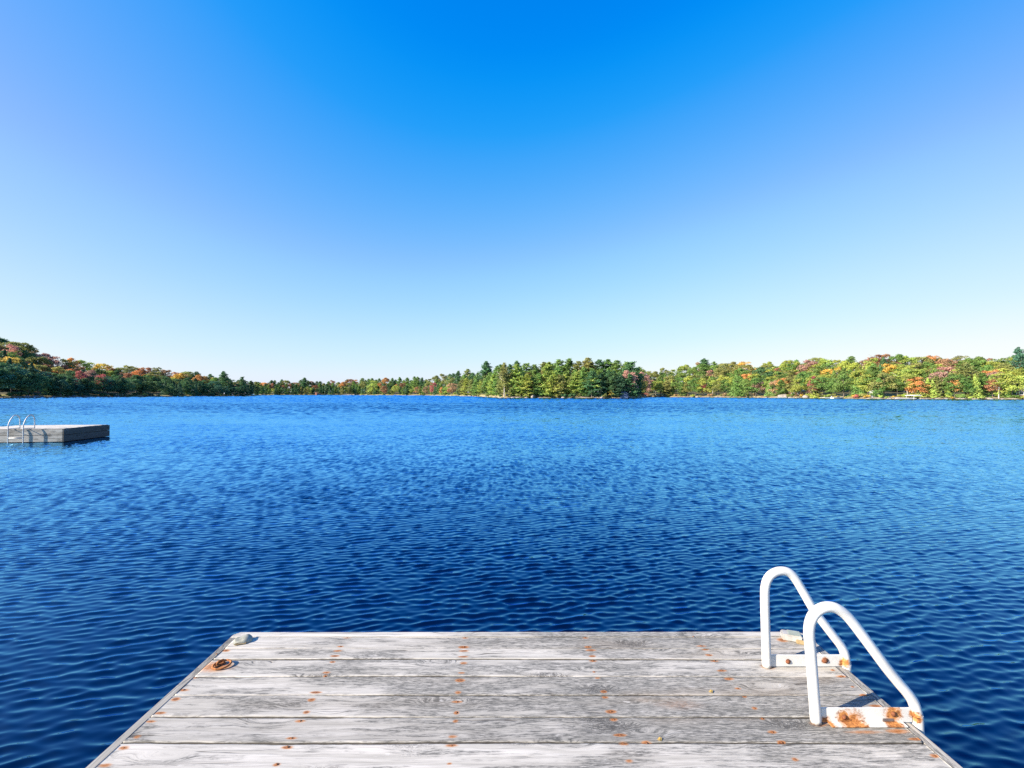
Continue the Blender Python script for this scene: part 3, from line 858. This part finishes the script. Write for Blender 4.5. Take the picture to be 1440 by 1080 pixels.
def cottage(name, px, q, wd, dp, wall_h, roof_h, wall, roof, label, cat, rz=0.0, nwin=2, door=True, z=None):
    x, y, zz = place(px, q)
    root = empty(name, (x, y, zz if z is None else z), math.atan2(-x, y) + rz)
    bm = bmesh.new()
    # walls with gable ends (ridge along X)
    a, b = wd / 2, dp / 2
    prof = [(-b, -.8), (b, -.8), (b, wall_h), (0, wall_h + roof_h), (-b, wall_h)]
    L = [bm.verts.new((-a, p, h)) for p, h in prof]; Rr = [bm.verts.new((a, p, h)) for p, h in prof]
    bm.faces.new(L[::-1]); bm.faces.new(Rr)
    for i in range(5):
        j = (i + 1) % 5
        bm.faces.new((L[i], L[j], Rr[j], Rr[i]))
    bm_obj('wall', bm, MC[wall], root)
    bm = bmesh.new()
    sl = math.hypot(b, roof_h); an = math.atan2(roof_h, b)
    for s in (-1, 1):
        rot = Matrix.Rotation(-s * an, 3, 'X')
        c = Vector((0, s * (b + .2) / 2, wall_h + roof_h / 2 + .12 - .1))
        add_box(bm, c + rot @ Vector((0, 0, .06)), (wd + .6, sl + .35, .12), rot)
    bm_obj('roof', bm, MC[roof], root)
    for i in range(nwin):
        wx = -a + wd * (i + .7) / (nwin + .6)
        fb = bmesh.new()
        for dx, dz, sx, sz in ((0, .5, 1.1, .1), (0, -.5, 1.1, .1), (-.5, 0, .1, .9), (.5, 0, .1, .9)):
            add_box(fb, (wx + dx, -b - .03, wall_h * .55 + dz), (sx, .08, sz))
        fr = bm_obj('window', fb, MC['white'], root)
        g = bmesh.new(); add_box(g, (wx, -b - .01, wall_h * .55), (.9, .03, .9)); bm_obj('pane', g, MC['glass'], fr)
    if door:
        d = bmesh.new(); add_box(d, (a - wd * .14, -b - .02, wall_h * .4), (.9, .06, wall_h * .8)); bm_obj('door', d, MC['brown'], root)
    return tag(root, label, cat)
cottage('cottage', 447, .006, 6, 6, 2.2, 1.8, 'red', 'brown', 'small red cottage at the water in the far bay', 'cottage', R(25))
cottage('cabin', 719, .030, 3.6, 3.5, 2.0, 1.2, 'light_blue', 'grey', 'pale blue cabin behind the bare-trunked pine', 'cabin', R(40), 1)
cottage('cabin', 733, .032, 4.4, 3.6, 2.2, 1.4, 'grey', 'white', 'grey cabin with a white roof under the headland pines', 'cabin', R(-30), 1)
cottage('boathouse', 879, .006, 3.4, 3.4, 1.5, 1.2, 'blue', 'light_blue', 'blue boathouse in the shade at the right end of the headland', 'boathouse', R(70), 1)
cottage('shed', 907, .008, 3.0, 3, 1.0, .7, 'tan', 'red', 'low shed with a reddish roof right of the headland', 'shed', R(10), 1, False)
cottage('cottage', 1091, .030, 4.6, 4, 2.0, 1.2, 'tan', 'brown', 'tan cottage half hidden left of the pale boulder', 'cottage', R(50))
cottage('cottage', 1118, .034, 6.0, 5, 1.9, 1.1, 'brown', 'grey', 'dark brown cottage right of the pale boulder', 'cottage', R(10))
cottage('boathouse', 1231, .022, 3.2, 3, 1.2, .9, 'grey', 'grey', 'small grey boathouse under the layered wide pine', 'boathouse', R(10), 1, False)
cottage('cottage', 1438, .018, 4.6, 5, 2.2, 1.3, 'brown', 'tan', 'brown cottage at the far right edge of the shore', 'cottage', R(-20))
cottage('cottage', 657, .040, 5, 5, 1.2, 1.0, 'brown', 'grey', 'small brown cottage behind the pale dock on the far shore', 'cottage', R(10))

def shore_dock(px, wd, ln, label, rz=0.0, q=-.012, hgt=.5):
    x, y, z = place(px, q)
    root = empty('shore_dock', (x, y, 0), rz)
    bm = bmesh.new()
    n = max(4, int(wd / .5))
    for i in range(n):
        add_box(bm, (-wd / 2 + wd * (i + .5) / n, 0, hgt), (wd / n * .94, ln, .1))
    bm_obj('deck', bm, MC['grey'], root)
    bm = bmesh.new(); add_box(bm, (0, -ln / 2 + .03, hgt - .2), (wd * .99, .05, .24)); bm_obj('fascia', bm, MC['grey'], root)
    for sx in (-1, 1):
        for sy in (-1, 1):
            b = bmesh.new(); add_tube(b, [(sx * wd * .45, sy * ln * .4, -1.5), (sx * wd * .45, sy * ln * .4, hgt + .35)], .09, 8); bm_obj('post', b, M['bark'], root)
    return tag(root, label, 'dock')
shore_dock(1166, 5.5, 3, 'pale dock at the water right of the lime bush')
shore_dock(1272, 6.0, 3, 'pale dock beside the white boat lift')
shore_dock(658, 12, 4, 'long pale dock on the far shore left of the headland')
shore_dock(612, 8, 4, 'short pale dock on the far shore by the red maple')
shore_dock(1098, 4.0, 2.5, 'low dock at the foot of the large pale boulder')

def boat_lift(px):
    x, y, z = place(px, -.012)
    root = empty('boat_lift', (x, y, 0))
    for sx in (-1, 1):
        for sy in (-1, 1):
            b = bmesh.new(); add_tube(b, [(sx * 1.1, sy * 1.5, -1.5), (sx * 1.1, sy * 1.5, 1.3)], .05, 8); bm_obj('post', b, MC['white'], root)
    b = bmesh.new()
    rings = []
    for yy in (-2, 2):
        rings.append([b.verts.new((1.3 * math.cos(t), yy, 1.28 + .35 * math.sin(t))) for t in np.linspace(0, math.pi, 9)])
    for i in range(8): b.faces.new((rings[0][i], rings[0][i + 1], rings[1][i + 1], rings[1][i]))
    b.faces.new(rings[0]); b.faces.new(rings[1][::-1])
    bm_obj('canopy', b, MC['white'], root)
    return tag(root, 'white boat lift with a curved canopy standing in the shallows', 'boat lift')
boat_lift(1284)

def motor_boat(px, q, ln, hull, label, rz):
    x, y, z = place(px, q)
    root = empty('motor_boat', (x, y, 0), rz)
    bm = bmesh.new()
    secs = []
    for t in np.linspace(0, 1, 9):
        wdt = .95 * (1 - t ** 2.6) * (ln / 5) + .02; zz = .55 + .25 * t * t
        xx = -ln / 2 + ln * t
        secs.append([bm.verts.new(p) for p in ((xx, -wdt, zz), (xx, -wdt * .8, .05), (xx, 0, -.2 + .25 * t * t), (xx, wdt * .8, .05), (xx, wdt, zz), (xx, wdt * .85, zz - .02), (xx, 0, zz - .22), (xx, -wdt * .85, zz - .02))])
    for s0, s1 in zip(secs, secs[1:]):
        for i in range(8): bm.faces.new((s0[i], s0[(i + 1) % 8], s1[(i + 1) % 8], s1[i]))
    bm.faces.new(secs[0][::-1]); bm.faces.new(secs[-1])
    bm_obj('hull', bm, MC[hull], root)
    b = bmesh.new(); add_box(b, (.2, 0, .85), (.08, 1.2, .45), Matrix.Rotation(-.5, 3, 'Y')); bm_obj('windscreen', b, MC['glass'], root)
    b = bmesh.new(); add_box(b, (-ln / 2 - .15, 0, .75), (.35, .4, .55), bevel=.08); bm_obj('outboard_motor', b, MC['grey'], root)
    return tag(root, label, 'boat')
motor_boat(1178, -.02, 5, 'white', 'white motor boat moored beside the pale dock on the right', 0.1)
motor_boat(641, -.02, 8, 'white', 'white motor boat moored on the far shore left of the long dock', 0.2)

# ------------------------------------------------------------------ the dock in the foreground
HD = 1.42                                    # lens height above the deck, measured square to it
dock = empty('swimming_dock', (0, 0, 0))
up = Vector((0, -math.sin(PITCH), math.cos(PITCH)))
dock.location = Vector((0, 0, H)) - up * HD
dock.rotation_euler = (PITCH, 0, 0)
tag(dock, 'weathered grey plank swimming dock in the foreground, rust-spotted, with pale rims', 'dock')
def dk(px, py):                              # picture position -> place on the deck
    Y = 640 * HD / (py - 540)
    return ((px - 720) / 640 * Y, Y)
XL, XR, YF = -1.585, 1.675, 2.611
NAILPX = [(317, 915), (304.5, 919.4), (275, 953), (258, 970), (247, 984), (225, 1003), (212, 1015), (193, 1037), (174, 1052), (148, 1077),
          (488, 897), (478.6, 909), (474.7, 916), (471, 923), (467.5, 931), (459, 946), (457, 951), (444, 974), (438, 985), (431, 1002), (422, 1013.6), (410, 1038), (404, 1050), (389, 1074.5),
          (654, 896.7), (652.2, 909.5), (652.2, 916), (651.5, 924), (652, 933), (649, 947), (647, 957), (644, 974), (642.7, 986.7), (641.8, 1002), (640.4, 1014.5), (636.7, 1036.7), (635, 1048.5), (631.8, 1074.5),
          (823, 896.5), (826.8, 909.5), (830.8, 914.8), (833, 923), (833.8, 928.8), (835.5, 944.8), (840, 954), (849, 973), (850.8, 980.8), (859, 1000.5), (863, 1012), (872, 1034), (876.8, 1046), (884.5, 1071),
          (975, 895), (986, 908), (991.5, 913), (997, 920.8), (1004.5, 929), (1015, 942.8), (1025, 954.5), (1037.5, 968), (1046.8, 980), (1060.8, 996), (1071.8, 1010), (1086, 1029), (1098.8, 1043.8), (1118, 1068),
          (1171, 942), (1183.6, 950.5), (1199, 965.8), (1215, 978), (1231, 993), (1287, 1039.5), (1314, 1062.8), (909, 1044.5)]
NAILS = [dk(*p) for p in NAILPX]
# other iron that bleeds rust: x, y, rx, ry, amount
BLEED = [(*dk(303, 937), .10, .050, .70), (*dk(312, 939), .055, .03, .60), (*dk(1080, 937), .035, .022, .8), (*dk(1152, 1017), .045, .02, .55),
         (*dk(1215, 1029), .09, .012, .55), (*dk(1262, 1028), .05, .014, .75), (*dk(1100, 900), .03, .02, .9), (*dk(1190, 936), .10, .012, .45),
         (*dk(1120, 936), .05, .010, .4), (*dk(955, 991), .17, .05, .33), (*dk(905, 985), .06, .03, .26)]
nail_rng = np.random.default_rng(5)
NAILSTAIN = [(x, y, .019 * nail_rng.uniform(.5, 1.5), .0085 * nail_rng.uniform(.7, 1.3), nail_rng.uniform(.75, 1.15)) for x, y in NAILS]

def board_mesh(x0, x1, y0, y1, fine, seed, thick=.036):
    """one plank: rounded-edge section swept along X, gently uneven, with a painted rust layer"""
    r = np.random.default_rng(seed)
    nx = int((x1 - x0) / (.0075 if fine else .15)) + 2
    xs = np.linspace(x0, x1, nx)
    wdt = y1 - y0
    ny = 26 if fine else 6
    e = .006
    prof = [(0, -thick), (0, -e), (e * .3, -e * .3), (e, 0)] + [(e + (wdt - 2 * e) * t, 0) for t in np.linspace(0, 1, ny)[1:-1]] + [(wdt - e, 0), (wdt - e * .3, -e * .3), (wdt, -e), (wdt, -thick)]
    prof = np.array(prof); n = len(prof)
    def wave(scale, amp):
        out = np.zeros(nx)
        for _ in range(5):
            L = scale * r.uniform(.4, 1.6); out += np.sin(2 * np.pi * xs / L + r.uniform(0, 6.28)) / 2.2
        return out * amp
    zw = wave(2.2, .0016); e0 = wave(.25, .0009) + wave(.05, .0005); e1 = wave(.25, .0009) + wave(.05, .0005)
    tilt = r.normal(0, .010); cup = r.uniform(-.0015, .002)
    t = prof[:, 0] / wdt
    Yv = y0 + prof[None, :, 0] + (1 - t)[None, :] * e0[:, None] + t[None, :] * e1[:, None]
    Zv = prof[None, :, 1] + zw[:, None] + (tilt * (prof[:, 0] - wdt / 2) + cup * (np.abs(t - .5) * 2) ** 2)[None, :]
    Xv = np.repeat(xs[:, None], n, 1)
    V = np.stack([Xv, Yv, Zv], -1).reshape(-1, 3)
    idx = np.arange(nx * n).reshape(nx, n)
    F = np.stack([idx[:-1, :-1], idx[1:, :-1], idx[1:, 1:], idx[:-1, 1:]], -1).reshape(-1, 4)
    rust = np.zeros(len(V))
    for (sx, sy, rx, ry, am) in NAILSTAIN + BLEED:
        if y0 - .12 < sy < y1 + .12:
            d2 = ((V[:, 0] - sx) / rx) ** 2 + ((V[:, 1] - sy) / ry) ** 2
            rust = np.maximum(rust, am * np.exp(-d2 * .8))
    edge = np.minimum(prof[:, 0], wdt - prof[:, 0])
    edge_dark = np.where(prof[:, 1] < -.003, 1.3, np.exp(-edge / .005) * .62)  # darker along the plank edges and down the seam sides
    edge_dark = np.repeat(edge_dark[None, :], nx, 0).ravel()
    caps = []
    for end in (0, nx - 1):
        ring = idx[end]
        for j in range(n // 2 - 1):
            q = (ring[j], ring[j + 1], ring[n - 2 - j], ring[n - 1 - j])
            caps.append(q if end == 0 else q[::-1])
    F = np.concatenate([F, np.array(caps)])
    return mesh_np('deck_board', V, F, M['wood'], {'rust': ('POINT', rust), 'edge_dark': ('POINT', edge_dark)}, smooth=False)

bounds_px = [895.5, 912, 927, 951.5, 978, 1008.5, 1044.5, 1087]
YB = [640 * HD / (p - 540) for p in bounds_px]
while YB[-1] > -.9: YB.append(YB[-1] - .143)
TONE = [(.55, .16, .95), (.34, .14, 1.0), (.34, .12, 1.03), (.62, .18, .98), (.80, .42, .92), (.95, .22, .88), (.38, .16, 1.04)]
boards = []
for i in range(len(YB) - 1):
    fine = i < 8
    me = board_mesh(XL + .043, XR - .046, YB[i + 1] + .0022, YB[i] - .0022, fine, 100 + i)
    o = link(bpy.data.objects.new('deck_board', me), dock)
    o.color = (*(TONE[i] if i < len(TONE) else (random.uniform(.3, .7), .1, .95)), 1)
    boards.append((o, YB[i + 1], YB[i]))
    if i < len(TONE):
        if TONE[i][0] >= .8: o['label'] = 'board weathered dark grey'

M['nail_rust'] = mat_plain('nail_rust', (.20, .075, .025), .9, .4, 90)
def nail_mesh():
    bm = bmesh.new(); bmesh.ops.create_uvsphere(bm, u_segments=10, v_segments=6, radius=.0048)
    for v in bm.verts: v.co.z *= .2
    for f in bm.faces: f.smooth = True
    me = bpy.data.meshes.new('nail'); bm.to_mesh(me); bm.free(); me.materials.append(M['nail_rust']); return me
NM = nail_mesh()
for x, y in NAILS:
    par = next((b for b, a_, c_ in boards if a_ <= y <= c_), boards[0][0])
    o = link(bpy.data.objects.new('nail', NM), par); o.location = (x, y, .0005)

# rims around the deck, fascia below, floats and frame
def rim(name, c, s, col, bev=.004, rust=False):
    t = bmesh.new(); add_box(t, c, s, bevel=bev)
    if s[1] > s[0]:                      # turn the grain along Y: build along X, rotate the object
        bmesh.ops.rotate(t, cent=(0, 0, 0), matrix=Matrix.Rotation(-math.pi / 2, 3, 'Z'), verts=t.verts)
        o = bm_obj(name, t, M['wood'], dock); o.rotation_euler = (0, 0, math.pi / 2)
    else:
        o = bm_obj(name, t, M['wood'], dock)
    o.color = (*col, 1); return o
def front_rim():
    t = bmesh.new()
    y1, y0, zt, zb = YF, YB[0] + .0015, -.0015, -.19
    out = []
    c1, c2 = .055, .05
    # clipped left corner, rounded right corner
    poly = [(XL, y0), (XL, y1 - .03), (XL + .028, y1)] + [(XR - c2 + c2 * math.sin(a), y1 - c2 + c2 * math.cos(a)) for a in np.linspace(0, math.pi / 2, 7)] + [(XR, y0)]
    top = [t.verts.new((x, y, zt)) for x, y in poly]; bot = [t.verts.new((x, y, zb)) for x, y in poly]
    t.faces.new(top); t.faces.new(bot[::-1])
    for i in range(len(poly)):
        j = (i + 1) % len(poly); t.faces.new((top[i], bot[i], bot[j], top[j]))
    edges = [e for e in t.edges if e.verts[0].co.z > zt - .001 and e.verts[1].co.z > zt - .001]
    bmesh.ops.bevel(t, geom=edges, offset=.005, segments=2, affect='EDGES')
    o = bm_obj('rim_board', t, M['wood'], dock); o.color = (.12, .02, 1.05, 1); return o
front_rim()
yb = YB[-1]
rim('rim_board', (XL + .0205, (YB[0] + yb) / 2, -.098), (.041, YB[0] - yb, .19), (.35, .0, .72))
rim('rim_board', (XR - .022, (YB[0] + yb) / 2, -.098), (.044, YB[0] - yb, .19), (.30, .04, 1.0))
rim('rim_board', (0.045, yb - .024, -.098), (XR - XL, .04, .19), (.3, .1, .9))
for z in (-.29, -.47):
    rim('fascia_board', (0.045, YF - .035, z), (XR - XL - .06, .038, .17), (.6, .1, .8))
    rim('fascia_board', (XL + .03, (YF + yb) / 2, z), (.038, YF - yb - .1, .17), (.6, .1, .8))
    rim('fascia_board', (XR - .03, (YF + yb) / 2, z), (.038, YF - yb - .1, .17), (.6, .1, .8))
for x in (-1.5, -.75, 0.02, .8, 1.59):
    rim('joist', (x, (YF + yb) / 2, -.115), (.04, YF - yb - .2, .14), (.6, .2, .7))
bm = bmesh.new()
for y in (2.0, .9, -.3): add_box(bm, (.04, y, -.5), (2.8, .6, .5), bevel=.05)
bm_obj('float', bm, MC['blue'], dock)

# rusty ring bolt
M['orange_rust'] = mat_plain('orange_rust', (.27, .10, .03), .9, .5, 60)
rx, ry = dk(312, 937)
bm = bmesh.new()
pts = [(math.cos(t) * .040, math.sin(t) * .032, .007 + .003 * math.sin(t + .6)) for t in np.linspace(0, 2 * math.pi, 33)]
add_tube(bm, pts, .0050, 10, caps=False)
ring = bm_obj('mooring_ring', bm, M['orange_rust'], dock, True); ring.location = (rx, ry, .002); ring.rotation_euler = (0, 0, .25)
bm = bmesh.new()
add_tube(bm, catmull([(-.016, 0, -.004), (-.014, 0, .014), (0, 0, .017), (.014, 0, .014), (.016, 0, -.004)], 5), .0055, 8)
add_box(bm, (0, 0, .002), (.045, .024, .005), bevel=.002)
pl = bm_obj('eye_plate', bm, M['orange_rust'], ring, False); pl.location = (-.012, .018, 0); pl.rotation_euler = (0, 0, .7)

# corner caps
cap_mat = mat_plain('sun_bleached_cap', (.22, .23, .20), .7, .3, 30)
tan_mat = mat_plain('tan_worn_wood', (.28, .21, .11), .75, .3, 30)
cx, cy = dk(342, 902)
bm = bmesh.new(); bmesh.ops.create_uvsphere(bm, u_segments=28, v_segments=14, radius=1)
for v in bm.verts:
    p = v.co
    p.x = math.copysign(abs(p.x) ** .75, p.x) * .046; p.y = math.copysign(abs(p.y) ** .75, p.y) * .036
    p.z = max(0, math.copysign(abs(p.z) ** .55, p.z)) * .028 + .004 * math.sin(p.x * 90) * (p.z > .3)
o = bm_obj('corner_cap', bm, cap_mat, dock, True); o.location = (cx, cy, -.002); o.rotation_euler = (0, 0, .35)
o['label'] = 'rounded pale cap'
bm = bmesh.new(); add_box(bm, (-.006, -.033, .008), (.062, .012, .014), bevel=.005)
bm_obj('cap_skirt', bm, tan_mat, o)
cx, cy = dk(1113, 899)
bm = bmesh.new(); add_box(bm, (0, 0, .017), (.10, .06, .036), bevel=.006)
o = bm_obj('corner_cap', bm, mat_plain('dull_white_cap', (.36, .355, .34), .5, .2, 25), dock); o.location = (cx, cy, 0); o.rotation_euler = (0, 0, -.35)
o['label'] = 'squared white cap with a ribbed top and tan end'
bm = bmesh.new()
for i in range(4): add_box(bm, (.012, -.021 + .014 * i, .0365), (.062, .009, .005), bevel=.0015)
bm_obj('ribbed_top', bm, mat_plain('grey_green_plate', (.22, .26, .25), .5, .15, 20), o)
bm = bmesh.new(); add_box(bm, (.038, -.036, .010), (.045, .014, .02), bevel=.003); bm_obj('end_block', bm, tan_mat, o)

# ------------------------------------------------------------------ the white swim ladder on the dock
def zoom(x, y): return (1020 + x / 3.6, 780 + y / 3.6)
def rail_pts(pix, Y):
    out = []
    for x, y in pix:
        px, py = zoom(x, y)
        out.append(Vector(((px - 720) / 640 * Y, Y, HD - (py - 540) / 640 * Y)))
    return out
ladder = empty('swim_ladder')
YN = dk(*zoom(458, 848))[1]; YR = dk(*zoom(210, 566))[1]
ladder.matrix_world = dock.matrix_basis.copy()
dm = Matrix.Translation(dock.location) @ dock.rotation_euler.to_matrix().to_4x4()
ladder.location = dm @ Vector((1.40, (YN + YR) / 2, 0)); ladder.rotation_euler = (PITCH, 0, 0)
tag(ladder, 'white tube swim ladder with two tall hoops bolted to the right dock edge', 'ladder')
LO = Vector((1.40, (YN + YR) / 2, 0))
near = [(458, 842), (449, 720), (440, 600), (431, 480), (424, 400), (429, 345), (448, 303), (480, 275), (520, 264), (560, 271), (600, 296), (640, 338), (700, 416), (760, 497), (820, 578), (880, 652), (925, 705), (952, 748), (967, 800), (975, 880)]
far = [(209, 558), (206, 450), (202, 320), (200, 200), (203, 160), (213, 126), (234, 100), (265, 85), (300, 83), (330, 96), (358, 128), (400, 198), (450, 284), (500, 350), (550, 415), (586, 462), (604, 503), (612, 560), (613, 590)]
foot = []
for pix, Y in ((near, YN), (far, YR)):
    pts = [p - LO for p in rail_pts(pix, Y)]
    pts[0].z = .001
    last = pts[-1]
    pts += [Vector((last.x + .01, last.y, -.45)), Vector((last.x + .02, last.y, -.75)), Vector((last.x + .03, last.y, -1.15))]
    foot.append(last)
    bm = bmesh.new()
    add_tube(bm, catmull(pts, 7), .0210, 20)
    paint = mat_white_paint('white_rail_paint', [(pts[0].x, pts[0].y, 0, .032), (last.x - .018, last.y - .01, .03, .042)])
    bm_obj('rail', bm, paint, ladder)
for z in (-.30, -.56, -.82, -1.08):
    bm = bmesh.new(); o0 = foot[0] + Vector((.015, 0, 0)); o1 = foot[1] + Vector((.015, 0, 0))
    add_box(bm, ((o0.x + o1.x) / 2, (o0.y + o1.y) / 2, z), (.075, abs(o1.y - o0.y), .03), bevel=.008)
    bm_obj('rung', bm, M['paint'], ladder)

def plate(x0, x1, y, zt, bolts, name_mat, flange, rust):
    bm = bmesh.new()
    add_box(bm, ((x0 + x1) / 2, y, zt / 2 + .001), (x1 - x0, .006, zt), bevel=.0015)
    if flange:
        add_box(bm, ((x0 + x1) / 2 - .008, y - .018, .0035), (x1 - x0 - .07, .028, .005), bevel=.001)
    pm = mat_white_paint(name_mat, rust)
    o = bm_obj('mounting_plate', bm, pm, ladder)
    for bx, bz, br in bolts:
        b = bmesh.new()
        bmesh.ops.create_uvsphere(b, u_segments=12, v_segments=8, radius=br)
        for v in b.verts: v.co.y *= .7; v.co += Vector((bx, y - .006, bz))
        add_tube(b, [(bx, y - .002, bz), (bx, y - .007, bz)], br * 1.35, 12)
        bm_obj('bolt', b, M['rust'], o, True)
    return o
def loc(zx, zy, Y):
    px, py = zoom(zx, zy); return (px - 720) / 640 * Y - LO.x, HD - (py - 540) / 640 * Y
yn = YN - LO.y; yr = YR - LO.y
x0, _ = loc(482, 800, YN); x1, _ = loc(945, 800, YN); zt = loc(700, 775, YN)[1]
b1, b2 = loc(598, 818, YN), loc(848, 803, YN)
pn = plate(x0, x1, yn, zt, [(b1[0], b1[1], .008), (b2[0], b2[1], .008)], 'rusted_white_plate', True,
      [(b1[0], yn, b1[1], .052), (b2[0], yn, b2[1], .065), (b1[0] + .03, yn - .03, .003, .10), (b2[0] - .01, yn - .02, .004, .06), (x0 + .02, yn - .02, .003, .05), (x1, yn, .04, .03)])
pn['label'] = 'badly rusted plate with a flange'
sx, sz = loc(820, 833, YN)
bm = bmesh.new(); add_box(bm, (sx, yn - .0042, sz), (.046, .0025, .012), bevel=.001)
bm_obj('slot', bm, mat_plain('dark_slot', (.10, .085, .09), .7, .3, 50), pn)
x0, _ = loc(228, 530, YR); x1, _ = loc(598, 530, YR); zt = loc(400, 507, YR)[1]
b1, b2 = loc(315, 538, YR), loc(503, 533, YR)
plate(x0, x1, yr, zt, [(b1[0], max(.012, b1[1]), .0088), (b2[0], max(.012, b2[1]), .0095)], 'white_plate', False, [(x1 - .005, yr, .02, .035), (b2[0], yr, b2[1], .03)])

# fallen yellow leaves on the deck and afloat
leaf_mat = mat_plain('yellow_leaf', (.38, .26, .07), .6, .2, 80)
def leaf(pos, s, rz, label, cat='leaf', tilt=.15):
    bm = bmesh.new()
    rim_ = []
    for i in range(18):
        t = 2 * math.pi * i / 18
        rr = s * (.72 + .28 * abs(math.cos(2.5 * t)))
        rim_.append(bm.verts.new((rr * math.cos(t), rr * .75 * math.sin(t), s * .18 * math.sin(2 * t))))
    c = bm.verts.new((0, 0, s * .10))
    for i in range(18): bm.faces.new((c, rim_[i], rim_[(i + 1) % 18]))
    o = bm_obj('fallen_leaf', bm, leaf_mat, None)
    sd = o.modifiers.new('thickness', 'SOLIDIFY'); sd.thickness = s * .06
    o.location = pos; o.rotation_euler = (tilt, 0, rz)
    return tag(o, label, cat)
for px, py, lab in ((1000, 974, 'small yellow leaf on a seam near the middle right of the deck'), (928, 1041.5, 'small yellow leaf in the nearest deck seam')):
    x, y = dk(px, py); leaf(dm @ Vector((x, y, .006)), .011, .4, lab)

# ------------------------------------------------------------------ the floating raft on the left
ra = R(8)
U = Vector((math.cos(ra), math.sin(ra), 0)); Vv = Vector((-math.sin(ra), math.cos(ra), 0))
C0 = Vector((-17.9, 18.2, 0))               # near right corner
raft = empty('floating_raft', C0, ra)
tag(raft, 'square weathered wooden swim raft floating off the left shore', 'raft')
LX, LY, ZT = 3.5, 2.4, .54
for i in range(16):
    y0 = LY * i / 16
    me = board_mesh(-LX, 0, y0 + .003, y0 + LY / 16 - .003, False, 300 + i)
    o = link(bpy.data.objects.new('deck_board', me), raft); o.location = (0, 0, ZT); o.color = (random.uniform(.05, .3), .05, 1.15, 1)
def rbox(name, c, s, col, turn=False):
    t = bmesh.new(); add_box(t, c, s, bevel=.006)
    if turn: bmesh.ops.rotate(t, cent=(0, 0, 0), matrix=Matrix.Rotation(-math.pi / 2, 3, 'Z'), verts=t.verts)
    o = bm_obj(name, t, M['wood'], raft); o.color = (*col, 1)
    if turn: o.rotation_euler = (0, 0, math.pi / 2)
for k2, (z, hh) in enumerate(((.405, .225), (.15, .26))):
    rbox('fascia_board', (-LX / 2, -.024, z), (LX, .045, hh), (.45, .9, .80))
    rbox('fascia_board', (-LX / 2, LY + .024, z), (LX, .045, hh), (.5, .4, .7))
    rbox('fascia_board', (.024, LY / 2, z), (.045, LY + .09, hh), (.9, .15, .36), True)  # right end: shade of the side turned from the sun put into its colour
    rbox('fascia_board', (-LX - .024, LY / 2, z), (.045, LY + .09, hh), (.9, .15, .36), True)  # left end repeats the colour darkened for shade
bm = bmesh.new()
for y in (.5, 1.2, 1.9): add_box(bm, (-LX / 2, y, .1), (LX * .9, .55, .5), bevel=.05)
bm_obj('float', bm, MC['blue'], raft)

rl = empty('raft_ladder', C0, ra)
tag(rl, 'galvanised pipe ladder with two hoops hooked on the front of the raft', 'ladder')
def on_front(px):                            # picture column -> distance along the raft's front
    t = (px - 720) / 640
    # (C0 + a*U).x = t * (C0 + a*U).y  at the ladder plane, pushed .22 m out
    o = C0 - Vv * .22
    return (t * o.y - o.x) / (U.x - t * U.y)
ax = [on_front(12.7), on_front(34.0)]
for a in ax:
    pts = [(a, -.22, -1.1), (a, -.22, -.3), (a, -.22, .30), (a, -.22, .62), (a, -.19, .78), (a, -.10, .95), (a, 0.0, 1.055), (a, .10, 1.085), (a, .19, 1.05), (a, .25, .96), (a, .27, .84), (a, .27, .68), (a, .27, ZT + .005)]
    bm = bmesh.new(); add_tube(bm, catmull(pts, 6), .018, 12); bm_obj('rail', bm, M['steel'], rl)
    bm = bmesh.new(); add_tube(bm, [(a, -.20, ZT + .02), (a, .25, ZT + .02)], .014, 8); bm_obj('bracket', bm, M['steel'], rl)
for z in (.20, -.12, -.44):
    bm = bmesh.new(); add_tube(bm, [(ax[0] + .02, -.22, z), (ax[1] - .02, -.22, z)], .018, 10); bm_obj('rung', bm, M['steel'], rl)
